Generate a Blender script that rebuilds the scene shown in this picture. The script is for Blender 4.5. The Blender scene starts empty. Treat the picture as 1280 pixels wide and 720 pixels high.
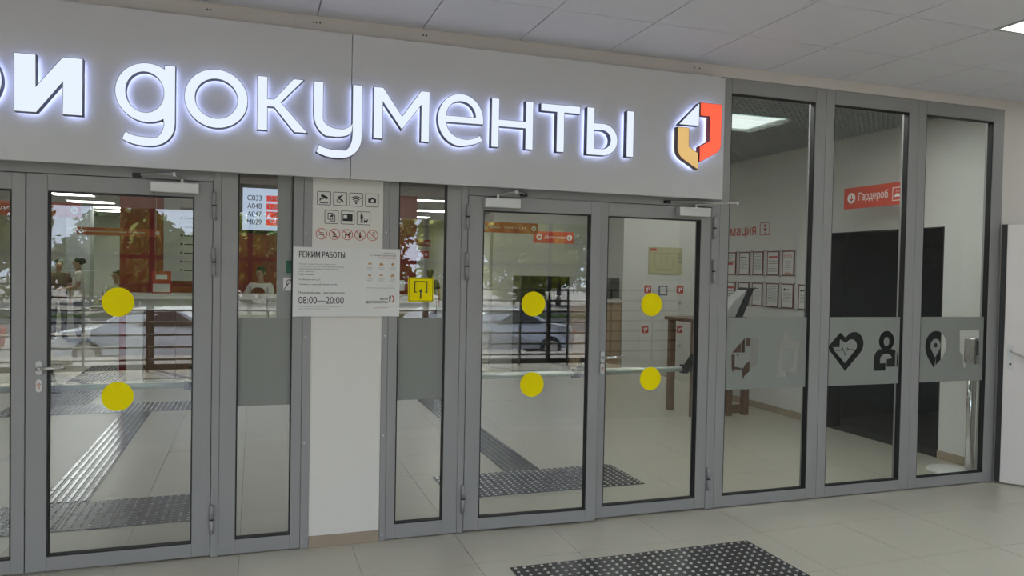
import bpy, bmesh, math, random
from mathutils import Vector, Matrix
from mathutils.geometry import delaunay_2d_cdt
random.seed(7)
S = bpy.context.scene
COL = S.collection
R = math.radians

# ---------------------------------------------------------------- camera
CAMH, CAMD = 1.59, 4.3906
cam = bpy.data.objects.new('camera', bpy.data.cameras.new('camera'))
COL.objects.link(cam)
cam.data.sensor_width = 36.0
cam.data.lens = 947.01 / 1280 * 36.0
cam.data.clip_start = 0.05
cam.data.clip_end = 300
yaw, pitch, roll = R(18.815), R(1.288), R(1.056)
fw = Vector((math.sin(yaw) * math.cos(pitch), math.cos(yaw) * math.cos(pitch), -math.sin(pitch)))
rt = Vector((math.cos(yaw), -math.sin(yaw), 0))
up = rt.cross(fw)
r2 = math.cos(roll) * rt + math.sin(roll) * up
u2 = -math.sin(roll) * rt + math.cos(roll) * up
cam.matrix_world = Matrix(((r2.x, u2.x, -fw.x, 0), (r2.y, u2.y, -fw.y, -CAMD), (r2.z, u2.z, -fw.z, CAMH), (0, 0, 0, 1)))
S.camera = cam

# ---------------------------------------------------------------- world, sun, exposure
SKY, SUN, LAMP, HALL = 4.3, 21.0, 11.0, 13.5
w = bpy.data.worlds.new('world'); S.world = w; w.use_nodes = True
bg = w.node_tree.nodes['Background']
bg.inputs[0].default_value = (0.81, 0.90, 1.15, 1)
bg.inputs[1].default_value = SKY
sun = bpy.data.objects.new('sun', bpy.data.lights.new('sun', 'SUN')); COL.objects.link(sun)
sun.data.energy = SUN; sun.data.angle = R(0.6); sun.data.color = (1, 0.96, 0.88)
sun.rotation_euler = Vector((0.35, 0.62, -1.0)).to_track_quat('-Z', 'Y').to_euler()
sun.location = (0, -20, 20)
po = bpy.data.objects.new('daylight_portal', bpy.data.lights.new('daylight_portal', 'AREA')); COL.objects.link(po)
po.data.shape = 'RECTANGLE'; po.data.size = 11.5; po.data.size_y = 2.42
po.data.cycles.is_portal = True
po.location = (-0.23, -8.12, 1.22); po.rotation_euler = (R(90), 0, 0)
vs = S.view_settings
S.display_settings.display_device = 'sRGB'
vs.view_transform = 'Standard'; vs.look = 'None'; vs.gamma = 1; vs.use_curve_mapping = False
vs.exposure = 0.0
S.cycles.use_denoising = True
S.cycles.max_bounces = 10; S.cycles.transparent_max_bounces = 24
S.cycles.diffuse_bounces = 4; S.cycles.glossy_bounces = 4
S.cycles.sample_clamp_indirect = 8.0
S.cycles.caustics_reflective = False; S.cycles.caustics_refractive = False

# ---------------------------------------------------------------- materials
MATS = {}
def mat(name, col, rough=0.5, metal=0.0, var=0.04, scale=6.0, bump=0.0, bscale=60.0, spec=0.5, emit=None, estr=0.0):
    if name in MATS: return MATS[name]
    m = bpy.data.materials.new(name); m.use_nodes = True
    nt = m.node_tree; b = nt.nodes['Principled BSDF']
    b.inputs['Roughness'].default_value = rough
    b.inputs['Metallic'].default_value = metal
    b.inputs['Specular IOR Level'].default_value = spec
    tc = nt.nodes.new('ShaderNodeTexCoord')
    n = nt.nodes.new('ShaderNodeTexNoise'); n.inputs['Scale'].default_value = scale; n.inputs['Detail'].default_value = 5
    nt.links.new(tc.outputs['Object'], n.inputs['Vector'])
    mx = nt.nodes.new('ShaderNodeMix'); mx.data_type = 'RGBA'
    mx.inputs[6].default_value = tuple(max(0, c * (1 - var)) for c in col) + (1,)
    mx.inputs[7].default_value = tuple(min(1, c * (1 + var)) for c in col) + (1,)
    nt.links.new(n.outputs['Fac'], mx.inputs[0])
    nt.links.new(mx.outputs[2], b.inputs['Base Color'])
    if bump:
        n2 = nt.nodes.new('ShaderNodeTexNoise'); n2.inputs['Scale'].default_value = bscale
        nt.links.new(tc.outputs['Object'], n2.inputs['Vector'])
        bp = nt.nodes.new('ShaderNodeBump'); bp.inputs['Strength'].default_value = bump; bp.inputs['Distance'].default_value = 0.002
        nt.links.new(n2.outputs['Fac'], bp.inputs['Height']); nt.links.new(bp.outputs[0], b.inputs['Normal'])
    if emit:
        b.inputs['Emission Color'].default_value = tuple(emit) + (1,)
        b.inputs['Emission Strength'].default_value = estr
    MATS[name] = m
    return m
def emat(name, col, s):
    if name in MATS: return MATS[name]
    m = bpy.data.materials.new(name); m.use_nodes = True
    nt = m.node_tree; nt.nodes.clear()
    o = nt.nodes.new('ShaderNodeOutputMaterial'); e = nt.nodes.new('ShaderNodeEmission')
    e.inputs[0].default_value = tuple(col) + (1,); e.inputs[1].default_value = s
    nt.links.new(e.outputs[0], o.inputs[0]); MATS[name] = m
    return m
def glassmat(name, tint, base, edge):
    m = bpy.data.materials.new(name); m.use_nodes = True
    nt = m.node_tree; nt.nodes.clear()
    o = nt.nodes.new('ShaderNodeOutputMaterial'); mx = nt.nodes.new('ShaderNodeMixShader')
    t = nt.nodes.new('ShaderNodeBsdfTransparent'); t.inputs[0].default_value = tuple(tint) + (1,)
    g = nt.nodes.new('ShaderNodeBsdfGlossy'); g.inputs['Roughness'].default_value = 0.0
    g.inputs[0].default_value = (1, 1, 1, 1)
    lw = nt.nodes.new('ShaderNodeLayerWeight'); lw.inputs[0].default_value = 0.5
    pw = nt.nodes.new('ShaderNodeMath'); pw.operation = 'POWER'; pw.inputs[1].default_value = 5
    ma = nt.nodes.new('ShaderNodeMath'); ma.operation = 'MULTIPLY_ADD'; ma.inputs[1].default_value = edge; ma.inputs[2].default_value = base
    nt.links.new(lw.outputs['Facing'], pw.inputs[0]); nt.links.new(pw.outputs[0], ma.inputs[0])
    nt.links.new(ma.outputs[0], mx.inputs[0]); nt.links.new(t.outputs[0], mx.inputs[1]); nt.links.new(g.outputs[0], mx.inputs[2])
    nt.links.new(mx.outputs[0], o.inputs[0]); MATS[name] = m
    return m
def filmmat(name, col, clear, trans):
    m = bpy.data.materials.new(name); m.use_nodes = True
    nt = m.node_tree; nt.nodes.clear()
    o = nt.nodes.new('ShaderNodeOutputMaterial'); mx = nt.nodes.new('ShaderNodeMixShader'); m2 = nt.nodes.new('ShaderNodeMixShader')
    d = nt.nodes.new('ShaderNodeBsdfDiffuse'); tl = nt.nodes.new('ShaderNodeBsdfTranslucent'); tr = nt.nodes.new('ShaderNodeBsdfTransparent')
    n = nt.nodes.new('ShaderNodeTexNoise'); n.inputs['Scale'].default_value = 900
    cr = nt.nodes.new('ShaderNodeMix'); cr.data_type = 'RGBA'
    cr.inputs[6].default_value = tuple(c * .95 for c in col) + (1,); cr.inputs[7].default_value = tuple(c * 1.05 for c in col) + (1,)
    nt.links.new(n.outputs['Fac'], cr.inputs[0])
    nt.links.new(cr.outputs[2], d.inputs[0]); nt.links.new(cr.outputs[2], tl.inputs[0])
    mx.inputs[0].default_value = trans; m2.inputs[0].default_value = clear
    nt.links.new(d.outputs[0], mx.inputs[1]); nt.links.new(tl.outputs[0], mx.inputs[2])
    nt.links.new(mx.outputs[0], m2.inputs[1]); nt.links.new(tr.outputs[0], m2.inputs[2])
    nt.links.new(m2.outputs[0], o.inputs[0]); MATS[name] = m
    return m
def tilemat(name, col, grout, size, ox, oy, rough):
    m = mat(name, col, rough, 0, 0.05, 2.0)
    nt = m.node_tree; b = nt.nodes['Principled BSDF']
    g = nt.nodes.new('ShaderNodeNewGeometry'); mp = nt.nodes.new('ShaderNodeMapping')
    mp.inputs['Location'].default_value = (-ox, -oy, 0)
    nt.links.new(g.outputs['Position'], mp.inputs['Vector'])
    br = nt.nodes.new('ShaderNodeTexBrick'); br.offset = 0.0; br.inputs['Scale'].default_value = 1
    br.inputs['Brick Width'].default_value = size; br.inputs['Row Height'].default_value = size
    br.inputs['Mortar Size'].default_value = 0.003; br.inputs['Mortar'].default_value = tuple(grout) + (1,)
    br.inputs['Color1'].default_value = tuple(col) + (1,); br.inputs['Color2'].default_value = tuple(c * .96 for c in col) + (1,)
    nt.links.new(mp.outputs[0], br.inputs['Vector']); nt.links.new(br.outputs['Color'], b.inputs['Base Color'])
    return m

ALU = mat('grey_powder_coated_aluminium', (0.295, 0.293, 0.288), 0.45, 0.0, 0.03, 3, 0.05, 400)
BLACK = mat('black_rubber', (0.012, 0.012, 0.013), 0.6)
WHITEWALL = mat('white_painted_wall', (0.74, 0.72, 0.67), 0.85, 0, 0.02, 2, 0.1, 90)
WARMWALL = mat('warm_white_plaster', (0.66, 0.62, 0.58), 0.85, 0, 0.03, 2, 0.1, 90)
PANEL = mat('fascia_panel_white', (0.58, 0.575, 0.575), 0.45, 0, 0.015, 1.5)
CEILT = mat('mineral_ceiling_tile', (0.80, 0.79, 0.86), 0.9, 0, 0.03, 8, 0.25, 220)
TEE = mat('ceiling_tee_metal', (0.45, 0.45, 0.45), 0.5)
TILE = mat('beige_porcelain_tile', (0.53, 0.505, 0.43), 0.32, 0, 0.05, 1.7, 0.03, 30)
GROUT = mat('tile_grout', (0.24, 0.22, 0.18), 0.9)
TILEFAR = tilemat('beige_porcelain_far', (0.53, 0.505, 0.43), (0.3, 0.28, 0.23), 0.609, 1.156, -0.48, 0.26)
SKIRT = mat('tan_skirting', (0.36, 0.29, 0.215), 0.5, 0, 0.06, 4)
GLASS = glassmat('clear_glazing', (0.90, 0.93, 0.915), 0.034, 0.6)
GLASSD = glassmat('door_glazing', (0.89, 0.92, 0.905), 0.066, 0.6)
OUTGLASS = glassmat('outer_glazing', (0.97, 0.98, 0.97), 0.03, 0.5)
FROST = filmmat('frosted_film', (0.36, 0.375, 0.345), 0.06, 0.25)
GREYFILM = filmmat('grey_film', (0.40, 0.41, 0.39), 0.04, 0.25)
STEEL = mat('brushed_steel', (0.62, 0.60, 0.57), 0.28, 1.0, 0.05, 40)
CHROME = mat('chrome', (0.8, 0.8, 0.8), 0.08, 1.0)
SILVER = mat('silver_painted_metal', (0.62, 0.62, 0.60), 0.4, 0.2)
YELLOW = mat('yellow_vinyl', (0.95, 0.79, 0.0), 0.7, 0, .02, 5, spec=.15)
PAPER = mat('white_paper', (0.74, 0.74, 0.72), 0.7)
PLASTICW = mat('white_plastic', (0.75, 0.75, 0.73), 0.4)
INK = mat('black_ink', (0.02, 0.02, 0.022), 0.7)
GREYINK = mat('grey_ink', (0.22, 0.22, 0.22), 0.7)
REDINK = mat('red_ink', (0.55, 0.07, 0.05), 0.7)
ORINK = mat('tan_ink', (0.62, 0.36, 0.18), 0.7)
RED = mat('red_wall_paint', (0.36, 0.032, 0.027), 0.4, 0, 0.08, 2)
REDSIGN = mat('red_sign_plastic', (0.62, 0.085, 0.05), 0.4)
WHITEINK = mat('white_lettering', (0.85, 0.85, 0.85), 0.5)
WOOD = mat('brown_wood', (0.16, 0.085, 0.05), 0.45, 0, 0.25, 14)
WOODL = mat('light_brown_wood', (0.34, 0.235, 0.15), 0.5, 0, 0.2, 14)
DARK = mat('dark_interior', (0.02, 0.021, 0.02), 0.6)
DARKPL = mat('black_laminate', (0.018, 0.017, 0.017), 0.25)
PLATE = mat('dark_steel_tactile_plate', (0.055, 0.055, 0.057), 0.24, 0.0, 0.3, 9, spec=.35)
RIBPL = mat('dark_steel_guide_plate', (0.03, 0.03, 0.032), 0.22, 0.0, 0.3, 9, spec=.4)
RIBTOP = mat('polished_rib', (0.22, 0.22, 0.225), 0.16, 1.0, .3, 9)
STUD = mat('polished_stud', (0.6, 0.6, 0.61), 0.3, 1.0)
LETSIDE = mat('letter_dark_return', (0.075, 0.08, 0.13), 0.45)
LETFACE = emat('letter_white_face', (0.82, 0.90, 1.0), 1.0)
LETBACK = emat('letter_back_led', (0.50, 0.58, 1.0), 5.5)
LOGORED = mat('logo_red_face', (0.8, 0.1, 0.04), 0.4, emit=(1.0, 0.10, 0.045), estr=0.85)
LOGOGOLD = mat('logo_gold_face', (0.6, 0.4, 0.15), 0.4, emit=(0.70, 0.44, 0.16), estr=0.75)
GOLDSIDE = mat('logo_gold_return', (0.17, 0.12, 0.08), 0.5)
REDSIDE = mat('logo_red_return', (0.30, 0.05, 0.05), 0.5)
LAMPW = emat('lamp_diffuser', (1.0, 0.98, 0.94), HALL)
LAMPL = emat('lobby_lamp_diffuser', (0.92, 1.0, 0.98), LAMP)
LAMPX = emat('added_fill_emitter', (1.0, 0.98, 0.95), HALL * 1.35)  # glow of the added lamps hidden behind the tall window heads
LAMPG = emat('lamp_diffuser_cool', (0.90, 1.0, 0.95), HALL)
SCREEN = emat('screen_white', (0.62, 0.72, 0.95), 0.85)
SKIN = mat('skin', (0.48, 0.29, 0.21), 0.55)
HAIR = mat('dark_hair', (0.02, 0.014, 0.012), 0.5, 0, 0.3, 40)

# ---------------------------------------------------------------- helpers
def wloc(o):
    v = Vector((0, 0, 0))
    while o: v = v + o.location; o = o.parent
    return v
def tag(o, label=None, cat=None, group=None, kind=None):
    if label: o['label'] = label
    if cat: o['category'] = cat
    if group: o['group'] = group
    if kind: o['kind'] = kind
    return o
def empty(name, loc, label=None, cat=None, group=None, kind=None, parent=None):
    o = bpy.data.objects.new(name, None); COL.objects.link(o)
    o.empty_display_size = 0.1
    o.parent = parent
    o.location = Vector(loc) - (wloc(parent) if parent else Vector((0, 0, 0)))
    return tag(o, label, cat, group, kind)
def link(name, me, m, parent, smooth=False, origin=None):
    o = bpy.data.objects.new(name, me); COL.objects.link(o)
    if m and not me.materials: me.materials.append(m)
    if parent:
        o.parent = parent
        off = wloc(parent); me.transform(Matrix.Translation(-off))
    else:
        if origin is None:
            n = len(me.vertices)
            if n:
                xs = [v.co for v in me.vertices]
                origin = Vector(((min(v.x for v in xs) + max(v.x for v in xs)) / 2, (min(v.y for v in xs) + max(v.y for v in xs)) / 2, min(v.z for v in xs)))
            else: origin = Vector((0, 0, 0))
        me.transform(Matrix.Translation(-Vector(origin))); o.location = origin
    if smooth:
        for p in me.polygons: p.use_smooth = True
    return o
class MB:
    def __init__(s): s.v = []; s.f = []
    def add(s, vs, fs):
        n = len(s.v); s.v += [tuple(v) for v in vs]; s.f += [tuple(i + n for i in f) for f in fs]; return s
    def box(s, x0, x1, y0, y1, z0, z1):
        return s.add([(x0, y0, z0), (x1, y0, z0), (x1, y1, z0), (x0, y1, z0), (x0, y0, z1), (x1, y0, z1), (x1, y1, z1), (x0, y1, z1)],
                     [(0, 3, 2, 1), (4, 5, 6, 7), (0, 1, 5, 4), (1, 2, 6, 5), (2, 3, 7, 6), (3, 0, 4, 7)])
    def bbox(s, x0, x1, y0, y1, z0, z1, b):   # chamfered box
        bm = bmesh.new(); bmesh.ops.create_cube(bm, size=1)
        for v in bm.verts: v.co = ((x0 + x1) / 2 + v.co.x * (x1 - x0), (y0 + y1) / 2 + v.co.y * (y1 - y0), (z0 + z1) / 2 + v.co.z * (z1 - z0))
        bmesh.ops.bevel(bm, geom=bm.edges[:], offset=b, segments=2, profile=0.5, affect='EDGES')
        bm.verts.ensure_lookup_table()
        s.add([v.co[:] for v in bm.verts], [[v.index for v in f.verts] for f in bm.faces]); bm.free(); return s
    def cyl(s, a, b, r, n=12, r2=None):
        a = Vector(a); b = Vector(b); d = (b - a).normalized()
        q = d.orthogonal().normalized(); p = d.cross(q); r2 = r if r2 is None else r2
        vs = []
        for c, rr in ((a, r), (b, r2)):
            for i in range(n):
                t = 2 * math.pi * i / n; vs.append(c + rr * (math.cos(t) * q + math.sin(t) * p))
        fs = [(i, (i + 1) % n, n + (i + 1) % n, n + i) for i in range(n)] + [tuple(range(n - 1, -1, -1)), tuple(range(n, 2 * n))]
        return s.add(vs, fs)
    def tube(s, pts, r, n=8):
        for a, b in zip(pts, pts[1:]): s.cyl(a, b, r, n)
        for p in pts[1:-1]: s.ball(p, r, 6, n)
        return s
    def ball(s, c, r, m=8, n=12, sx=1, sy=1, sz=1):
        vs = [(c[0], c[1], c[2] + r * sz)]
        for i in range(1, m):
            a = math.pi * i / m
            for j in range(n):
                t = 2 * math.pi * j / n
                vs.append((c[0] + sx * r * math.sin(a) * math.cos(t), c[1] + sy * r * math.sin(a) * math.sin(t), c[2] + sz * r * math.cos(a)))
        vs.append((c[0], c[1], c[2] - r * sz)); fs = []
        for j in range(n): fs.append((0, 1 + j, 1 + (j + 1) % n))
        for i in range(m - 2):
            for j in range(n):
                a = 1 + i * n + j; b = 1 + i * n + (j + 1) % n; fs.append((a, a + n, b + n, b))
        k = len(vs) - 1; q = 1 + (m - 2) * n
        for j in range(n): fs.append((k, q + (j + 1) % n, q + j))
        return s.add(vs, fs)
    def lathe(s, c, prof, n=20):
        vs = []; fs = []
        for r, z in prof:
            for j in range(n):
                t = 2 * math.pi * j / n; vs.append((c[0] + r * math.cos(t), c[1] + r * math.sin(t), c[2] + z))
        for i in range(len(prof) - 1):
            for j in range(n):
                a = i * n + j; b = i * n + (j + 1) % n; fs.append((a, b, b + n, a + n))
        fs.append(tuple(range(n - 1, -1, -1))); k = (len(prof) - 1) * n; fs.append(tuple(k + j for j in range(n)))
        return s.add(vs, fs)
    def mesh(s, name='m'):
        me = bpy.data.meshes.new(name); me.from_pydata(s.v, [], s.f); me.update(); return me
    def build(s, name, m, parent=None, smooth=False, label=None, cat=None, group=None, kind=None):
        o = link(name, s.mesh(name), m, parent, smooth)
        return tag(o, label, cat, group, kind)
def box(name, m, parent, *a, **k): return MB().box(*a).build(name, m, parent, **k)

def frame_of(o, u, v):
    u = Vector(u); v = Vector(v); n = u.cross(v); o = Vector(o)
    return Matrix(((u.x, v.x, n.x, o.x), (u.y, v.y, n.y, o.y), (u.z, v.z, n.z, o.z), (0, 0, 0, 1)))
FX = ((1, 0, 0), (0, 0, 1))          # plane facing the camera side (-Y)
SX = ((0, -1, 0), (0, 0, 1))         # plane facing -X (on the right hand wall)
TMP = bpy.data.scenes.new('scratch')
def scratch_graph():
    with bpy.context.temp_override(scene=TMP, view_layer=TMP.view_layers[0]):
        return bpy.context.evaluated_depsgraph_get()
def curve_mesh(cu):
    o = bpy.data.objects.new('tmp', cu); TMP.collection.objects.link(o)
    dg = scratch_graph()
    me = bpy.data.meshes.new_from_object(o.evaluated_get(dg)); bpy.data.objects.remove(o)
    return me
def flat(name, loops, fr, depth, m, parent=None, ext=0.0, offset=0.0, **k):
    """filled outline(s) with holes, extruded from 0 (back) to `ext` towards the viewer; depth shifts along the normal"""
    cu = bpy.data.curves.new(name, 'CURVE'); cu.dimensions = '2D'; cu.fill_mode = 'BOTH' if True else ''
    cu.extrude = ext / 2; cu.offset = offset
    for L in loops:
        sp = cu.splines.new('POLY'); sp.points.add(len(L) - 1); sp.use_cyclic_u = True
        for p, q in zip(sp.points, L): p.co = (q[0], q[1], 0, 1)
    me = curve_mesh(cu); bpy.data.curves.remove(cu)
    me.transform(fr @ Matrix.Translation((0, 0, depth + ext / 2)))
    o = link(name, me, None, parent)
    me.materials.clear(); me.materials.append(m)
    return tag(o, **k)
GLYPHS = {}
def outline(t):
    cu = bpy.data.curves.new('t', 'FONT'); cu.body = t; cu.resolution_u = 5; cu.fill_mode = 'NONE'
    me = curve_mesh(cu); bpy.data.curves.remove(cu)
    nv = len(me.vertices); linked = [False] * nv
    for e in me.edges:
        a, b = sorted(e.vertices)
        if b == a + 1: linked[a] = True          # a joins a + 1
    loops, cur = [], []
    for k in range(nv):
        cur.append(tuple(me.vertices[k].co[:2]))
        if not linked[k]: loops.append(cur); cur = []
    if cur: loops.append(cur)
    bpy.data.meshes.remove(me)
    return [l for l in loops if len(l) > 2]
def left(loops): return min(p[0] for l in loops for p in l)
def winding(x, y, loops):
    wn = 0
    for l in loops:
        for k in range(len(l)):
            x0, y0 = l[k - 1]; x1, y1 = l[k]
            if (y0 <= y) != (y1 <= y):
                if x0 + (y - y0) / (y1 - y0) * (x1 - x0) > x: wn += 1 if y1 > y0 else -1
    return wn
def glyph(c):
    if c in GLYPHS: return GLYPHS[c]
    bars = sorted(outline('I' + c + 'I'), key=lambda l: min(p[0] for p in l))
    gap = sorted(outline('II'), key=lambda l: min(p[0] for p in l))
    adv = min(p[0] for p in bars[-1]) - min(p[0] for p in gap[-1])
    if c == ' ': GLYPHS[c] = (adv, [], []); return GLYPHS[c]
    lp = outline(c); vs, es = [], []
    for l in lp:
        n0 = len(vs); vs += [Vector(p) for p in l]
        es += [(n0 + k, n0 + (k + 1) % len(l)) for k in range(len(l))]
    rv, re_, rf = delaunay_2d_cdt(vs, es, [], 0, 1e-6)[:3]
    fs = []
    for f in rf:
        cx = sum(rv[k][0] for k in f) / len(f); cy = sum(rv[k][1] for k in f) / len(f)
        if winding(cx, cy, lp): fs.append(tuple(f))
    GLYPHS[c] = (adv, [tuple(v) for v in rv], fs)
    return GLYPHS[c]
def text_mesh(s, bold=.022):
    bold = 0 if s[:1].isdigit() else .055 if s.startswith('РЕЖИМ') else bold
    b = MB(); x = 0
    for c in s:
        adv, vs, fs = glyph(c)
        if fs:
            b.add([(p[0] + x, p[1], 0) for p in vs], fs)
            if bold: b.add([(p[0] + x + bold, p[1], .012) for p in vs], fs)
        x += adv
    return b.mesh()
def fit(me, x0, x1, y0, y1):
    xs = [v.co.x for v in me.vertices]; ys = [v.co.y for v in me.vertices]
    a, b, c, d = min(xs), max(xs), min(ys), max(ys)
    for v in me.vertices:
        v.co.z *= (y1 - y0) * .5; v.co.x = x0 + (v.co.x - a) / (b - a) * (x1 - x0); v.co.y = y0 + (v.co.y - c) / (d - c) * (y1 - y0)
def writing(name, items, fr, depth, m, parent=None, **k):
    """items: (string, x0, x1, y0, y1) boxes in the plane; joined into one flat print"""
    tx = [i for i in items if i[0] != '#']
    if len(items) > 1 and tx:
        bars = [i for i in items if i[0] == '#']
        o = None
        for i in tx: o = writing(name, [i], fr, depth, m, parent, **k)
        if bars: o = writing(name + '_lines', bars, fr, depth, m, parent, **k)
        return o
    bm = bmesh.new()
    for s, x0, x1, y0, y1 in items:
        if s == '#': bm_me = MB().add([(x0, y0, 0), (x1, y0, 0), (x1, y1, 0), (x0, y1, 0)], [(0, 1, 2, 3)]).mesh()
        else: bm_me = text_mesh(s); fit(bm_me, x0, x1, y0, y1)
        bm.from_mesh(bm_me); bpy.data.meshes.remove(bm_me)
    me = bpy.data.meshes.new(name); bm.to_mesh(me); bm.free()
    me.transform(fr @ Matrix.Translation((0, 0, depth)))
    o = link(name, me, None, parent); me.materials.clear(); me.materials.append(m)
    if not tx and len(items) > 1 and parent: o['kind'] = 'stuff'
    return tag(o, **k)
def arc(cx, cy, rx, ry, a0, a1, n=16):
    return [(cx + rx * math.cos(R(a0 + (a1 - a0) * i / n)), cy + ry * math.sin(R(a0 + (a1 - a0) * i / n))) for i in range(n + 1)]
def circ(cx, cy, rx, ry=None, n=32):
    return arc(cx, cy, rx, ry or rx, 0, 360 - 360 / n, n - 1)
def rect(x0, x1, y0, y1): return [(x0, y0), (x1, y0), (x1, y1), (x0, y1)]
def rrect(x0, x1, y0, y1, r):
    return arc(x1 - r, y1 - r, r, r, 0, 90, 4) + arc(x0 + r, y1 - r, r, r, 90, 180, 4) + arc(x0 + r, y0 + r, r, r, 180, 270, 4) + arc(x1 - r, y0 + r, r, r, 270, 360, 4)
def ring(x0, x1, y0, y1, t): return [rect(x0, x1, y0, y1), rect(x0 + t, x1 - t, y0 + t, y1 - t)]
def bezier(p0, p1, p2, p3, n=12):
    return [tuple((1 - t) ** 3 * p0[i] + 3 * (1 - t) ** 2 * t * p1[i] + 3 * (1 - t) * t * t * p2[i] + t ** 3 * p3[i] for i in (0, 1)) for t in [j / n for j in range(n + 1)]]
FAC = frame_of((0, 0, 0), *FX)

# ================================================================ STRUCTURE
CZ = 2.99
LX0, LX1, LY0 = -6.0, 7.6, -8.1
SWX = 5.75                        # right hand wall of the hall
T0X, T0Y, TS = 1.156, -0.48, 0.609
# floor: bed, individual tiles near, tiled surface far
fl = empty('floor', (0, 0, 0), kind='structure')
box('tile_bed', GROUT, fl, -7.1, 8.4, LY0, 21, -0.12, -0.012)
ix0, ix1 = math.floor((-2.9 - T0X) / TS), math.floor((5.75 - T0X) / TS)
tiles = set()
for i in range(ix0, ix1 + 1):
    for j in range(-4, 11):
        x0 = T0X + i * TS; y0 = T0Y + j * TS
        if y0 < -0.6 and x0 < -1.4: continue
        tiles.add((i, j))
tm = MB().box(0.0012, TS - 0.0012, 0.0012, TS - 0.0012, -0.012, 0).mesh('floor_tile')
tm.materials.append(TILE)
for i, j in sorted(tiles):
    o = bpy.data.objects.new('floor_tile', tm); COL.objects.link(o); o.parent = fl
    o.location = (T0X + i * TS, T0Y + j * TS, random.uniform(-0.0006, 0))
xa, xb = T0X + ix0 * TS, T0X + (ix1 + 1) * TS
ya, yb = T0Y - 4 * TS, T0Y + 11 * TS
xl = T0X + math.ceil((-1.4 - T0X) / TS) * TS
yl = T0Y - 0 * TS
far = MB().box(-7.1, xa, LY0, 21, -0.012, 0).box(xb, 8.4, LY0, 21, -0.012, 0).box(xa, xb, LY0, ya, -0.012, 0).box(xa, xb, yb, 21, -0.012, 0).box(xa, xl, ya, yl, -0.012, 0)
tag(far.build('distant_tiles', TILEFAR, fl), kind='stuff')

# lobby ceiling: tiles in the visible field, slab elsewhere
ce = empty('ceiling', (0, 0, CZ), kind='structure')
box('ceiling_slab', TEE, ce, LX0, LX1, LY0, 0.1, CZ + 0.02, CZ + 0.1)
CX0, CTS = 0.915, 0.5965
ctm = MB().box(0.004, CTS - 0.004, -CTS + 0.004, -0.004, 0, 0.02).mesh('ceiling_tile'); ctm.materials.append(CEILT)
lights_at = {(5, -3), (9, -1), (1, -6), (5, -6), (-3, -6), (-7, -3), (-7, -6), (5, -10), (1, -10), (-3, -10)}  # one lamp is in view; the rest are added unseen to light the lobby
for i in range(-12, 12):
    for j in range(0, -14, -1):
        if (i, j - 1) in lights_at: continue
        x = CX0 + i * CTS
        if x < LX0 - 0.3 or x + CTS > LX1 + 0.2: continue
        if j < -6: continue
        o = bpy.data.objects.new('ceiling_tile', ctm); COL.objects.link(o); o.parent = ce
        o.location = (x, -0.005 + j * CTS, 0)
fb = MB()
for i in range(-12, 12):
    for j in range(-7, -14, -1):
        if (i, j - 1) in lights_at: continue
        x = CX0 + i * CTS; y = -0.005 + j * CTS
        fb.box(x + .004, x + CTS - .004, y - CTS + .004, y - .004, CZ, CZ + .02)
tag(fb.build('rear_ceiling_tiles', CEILT, ce), kind='stuff')
n = 0
for (i, j) in sorted(lights_at):
    x = CX0 + i * CTS; y = -0.005 + (j + 1) * CTS
    seen = (i, j) == (5, -3)  # far right lamp nearest the facade is added to brighten the window frames
    L = empty('ceiling_light', (x + CTS / 2, y - CTS / 2, CZ), 'square recessed ceiling light at the upper right above the lobby' if seen else '%s added out-of-view lobby light in the %s row back from the facade' % ({-7: 'far left', -3: 'left', 1: 'middle', 5: 'right', 9: 'far right'}[i], {-1: 'nearest', -3: 'first', -6: 'second', -10: 'third'}[j]), 'ceiling light', 'lobby ceiling lights')
    box('diffuser', LAMPL, L, x + .03, x + CTS - .03, y - CTS + .03, y - .03, CZ + .004, CZ + .02)
    f = MB(); 
    for a in ((x + .004, x + .03, y - CTS + .004, y - .004), (x + CTS - .03, x + CTS - .004, y - CTS + .004, y - .004), (x + .03, x + CTS - .03, y - CTS + .004, y - CTS + .03), (x + .03, x + CTS - .03, y - .03, y - .004)): f.box(*a, CZ - .002, CZ + .02)
    f.build('frame', SILVER, L)

# walls of the lobby
wf = empty('wall_front', (0, 0, 0), kind='structure')
box('upper_wall', WARMWALL, wf, -7.1, 2.95, 0.0, 0.12, 2.24, 3.32)
box('upper_wall', WARMWALL, wf, 2.95, 5.53, 0.0, 0.12, 2.918, 3.32)
box('right_wall', WARMWALL, wf, 5.53, 8.45, 0.0, 0.12, 0, 3.32)
box('left_wall', WARMWALL, wf, -7.1, -2.02, 0.0, 0.12, 0, 2.24)
for x in (-.25, -.235, .3, .315, .335, .92, .94, 2.74, 2.78):
    MB().cyl((x, -.004, 2.955), (x, 0, 2.955), .005, 8).build('screw', mat('screw_brown', (.12, .1, .08), .5), wf)
box('wall_left', WHITEWALL, None, LX0 - .1, LX0, LY0, 0.1, 0, CZ + .02, kind='structure')
box('wall_right', mat('grey_lobby_wall', (.45, .45, .44), .8), None, LX1, LX1 + .1, LY0, 0.1, 0, CZ + .02, kind='structure')
# pillar between the two entrances
wc = empty('wall_center', (.5, .2, 0), kind='structure')
box('pillar_face', WHITEWALL, wc, .306, .703, .004, .42, 0.001, 2.4)
bs = box('baseboard_center', SKIRT, None, .307, .702, -.006, .004, 0.001, .066, kind='structure')

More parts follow.
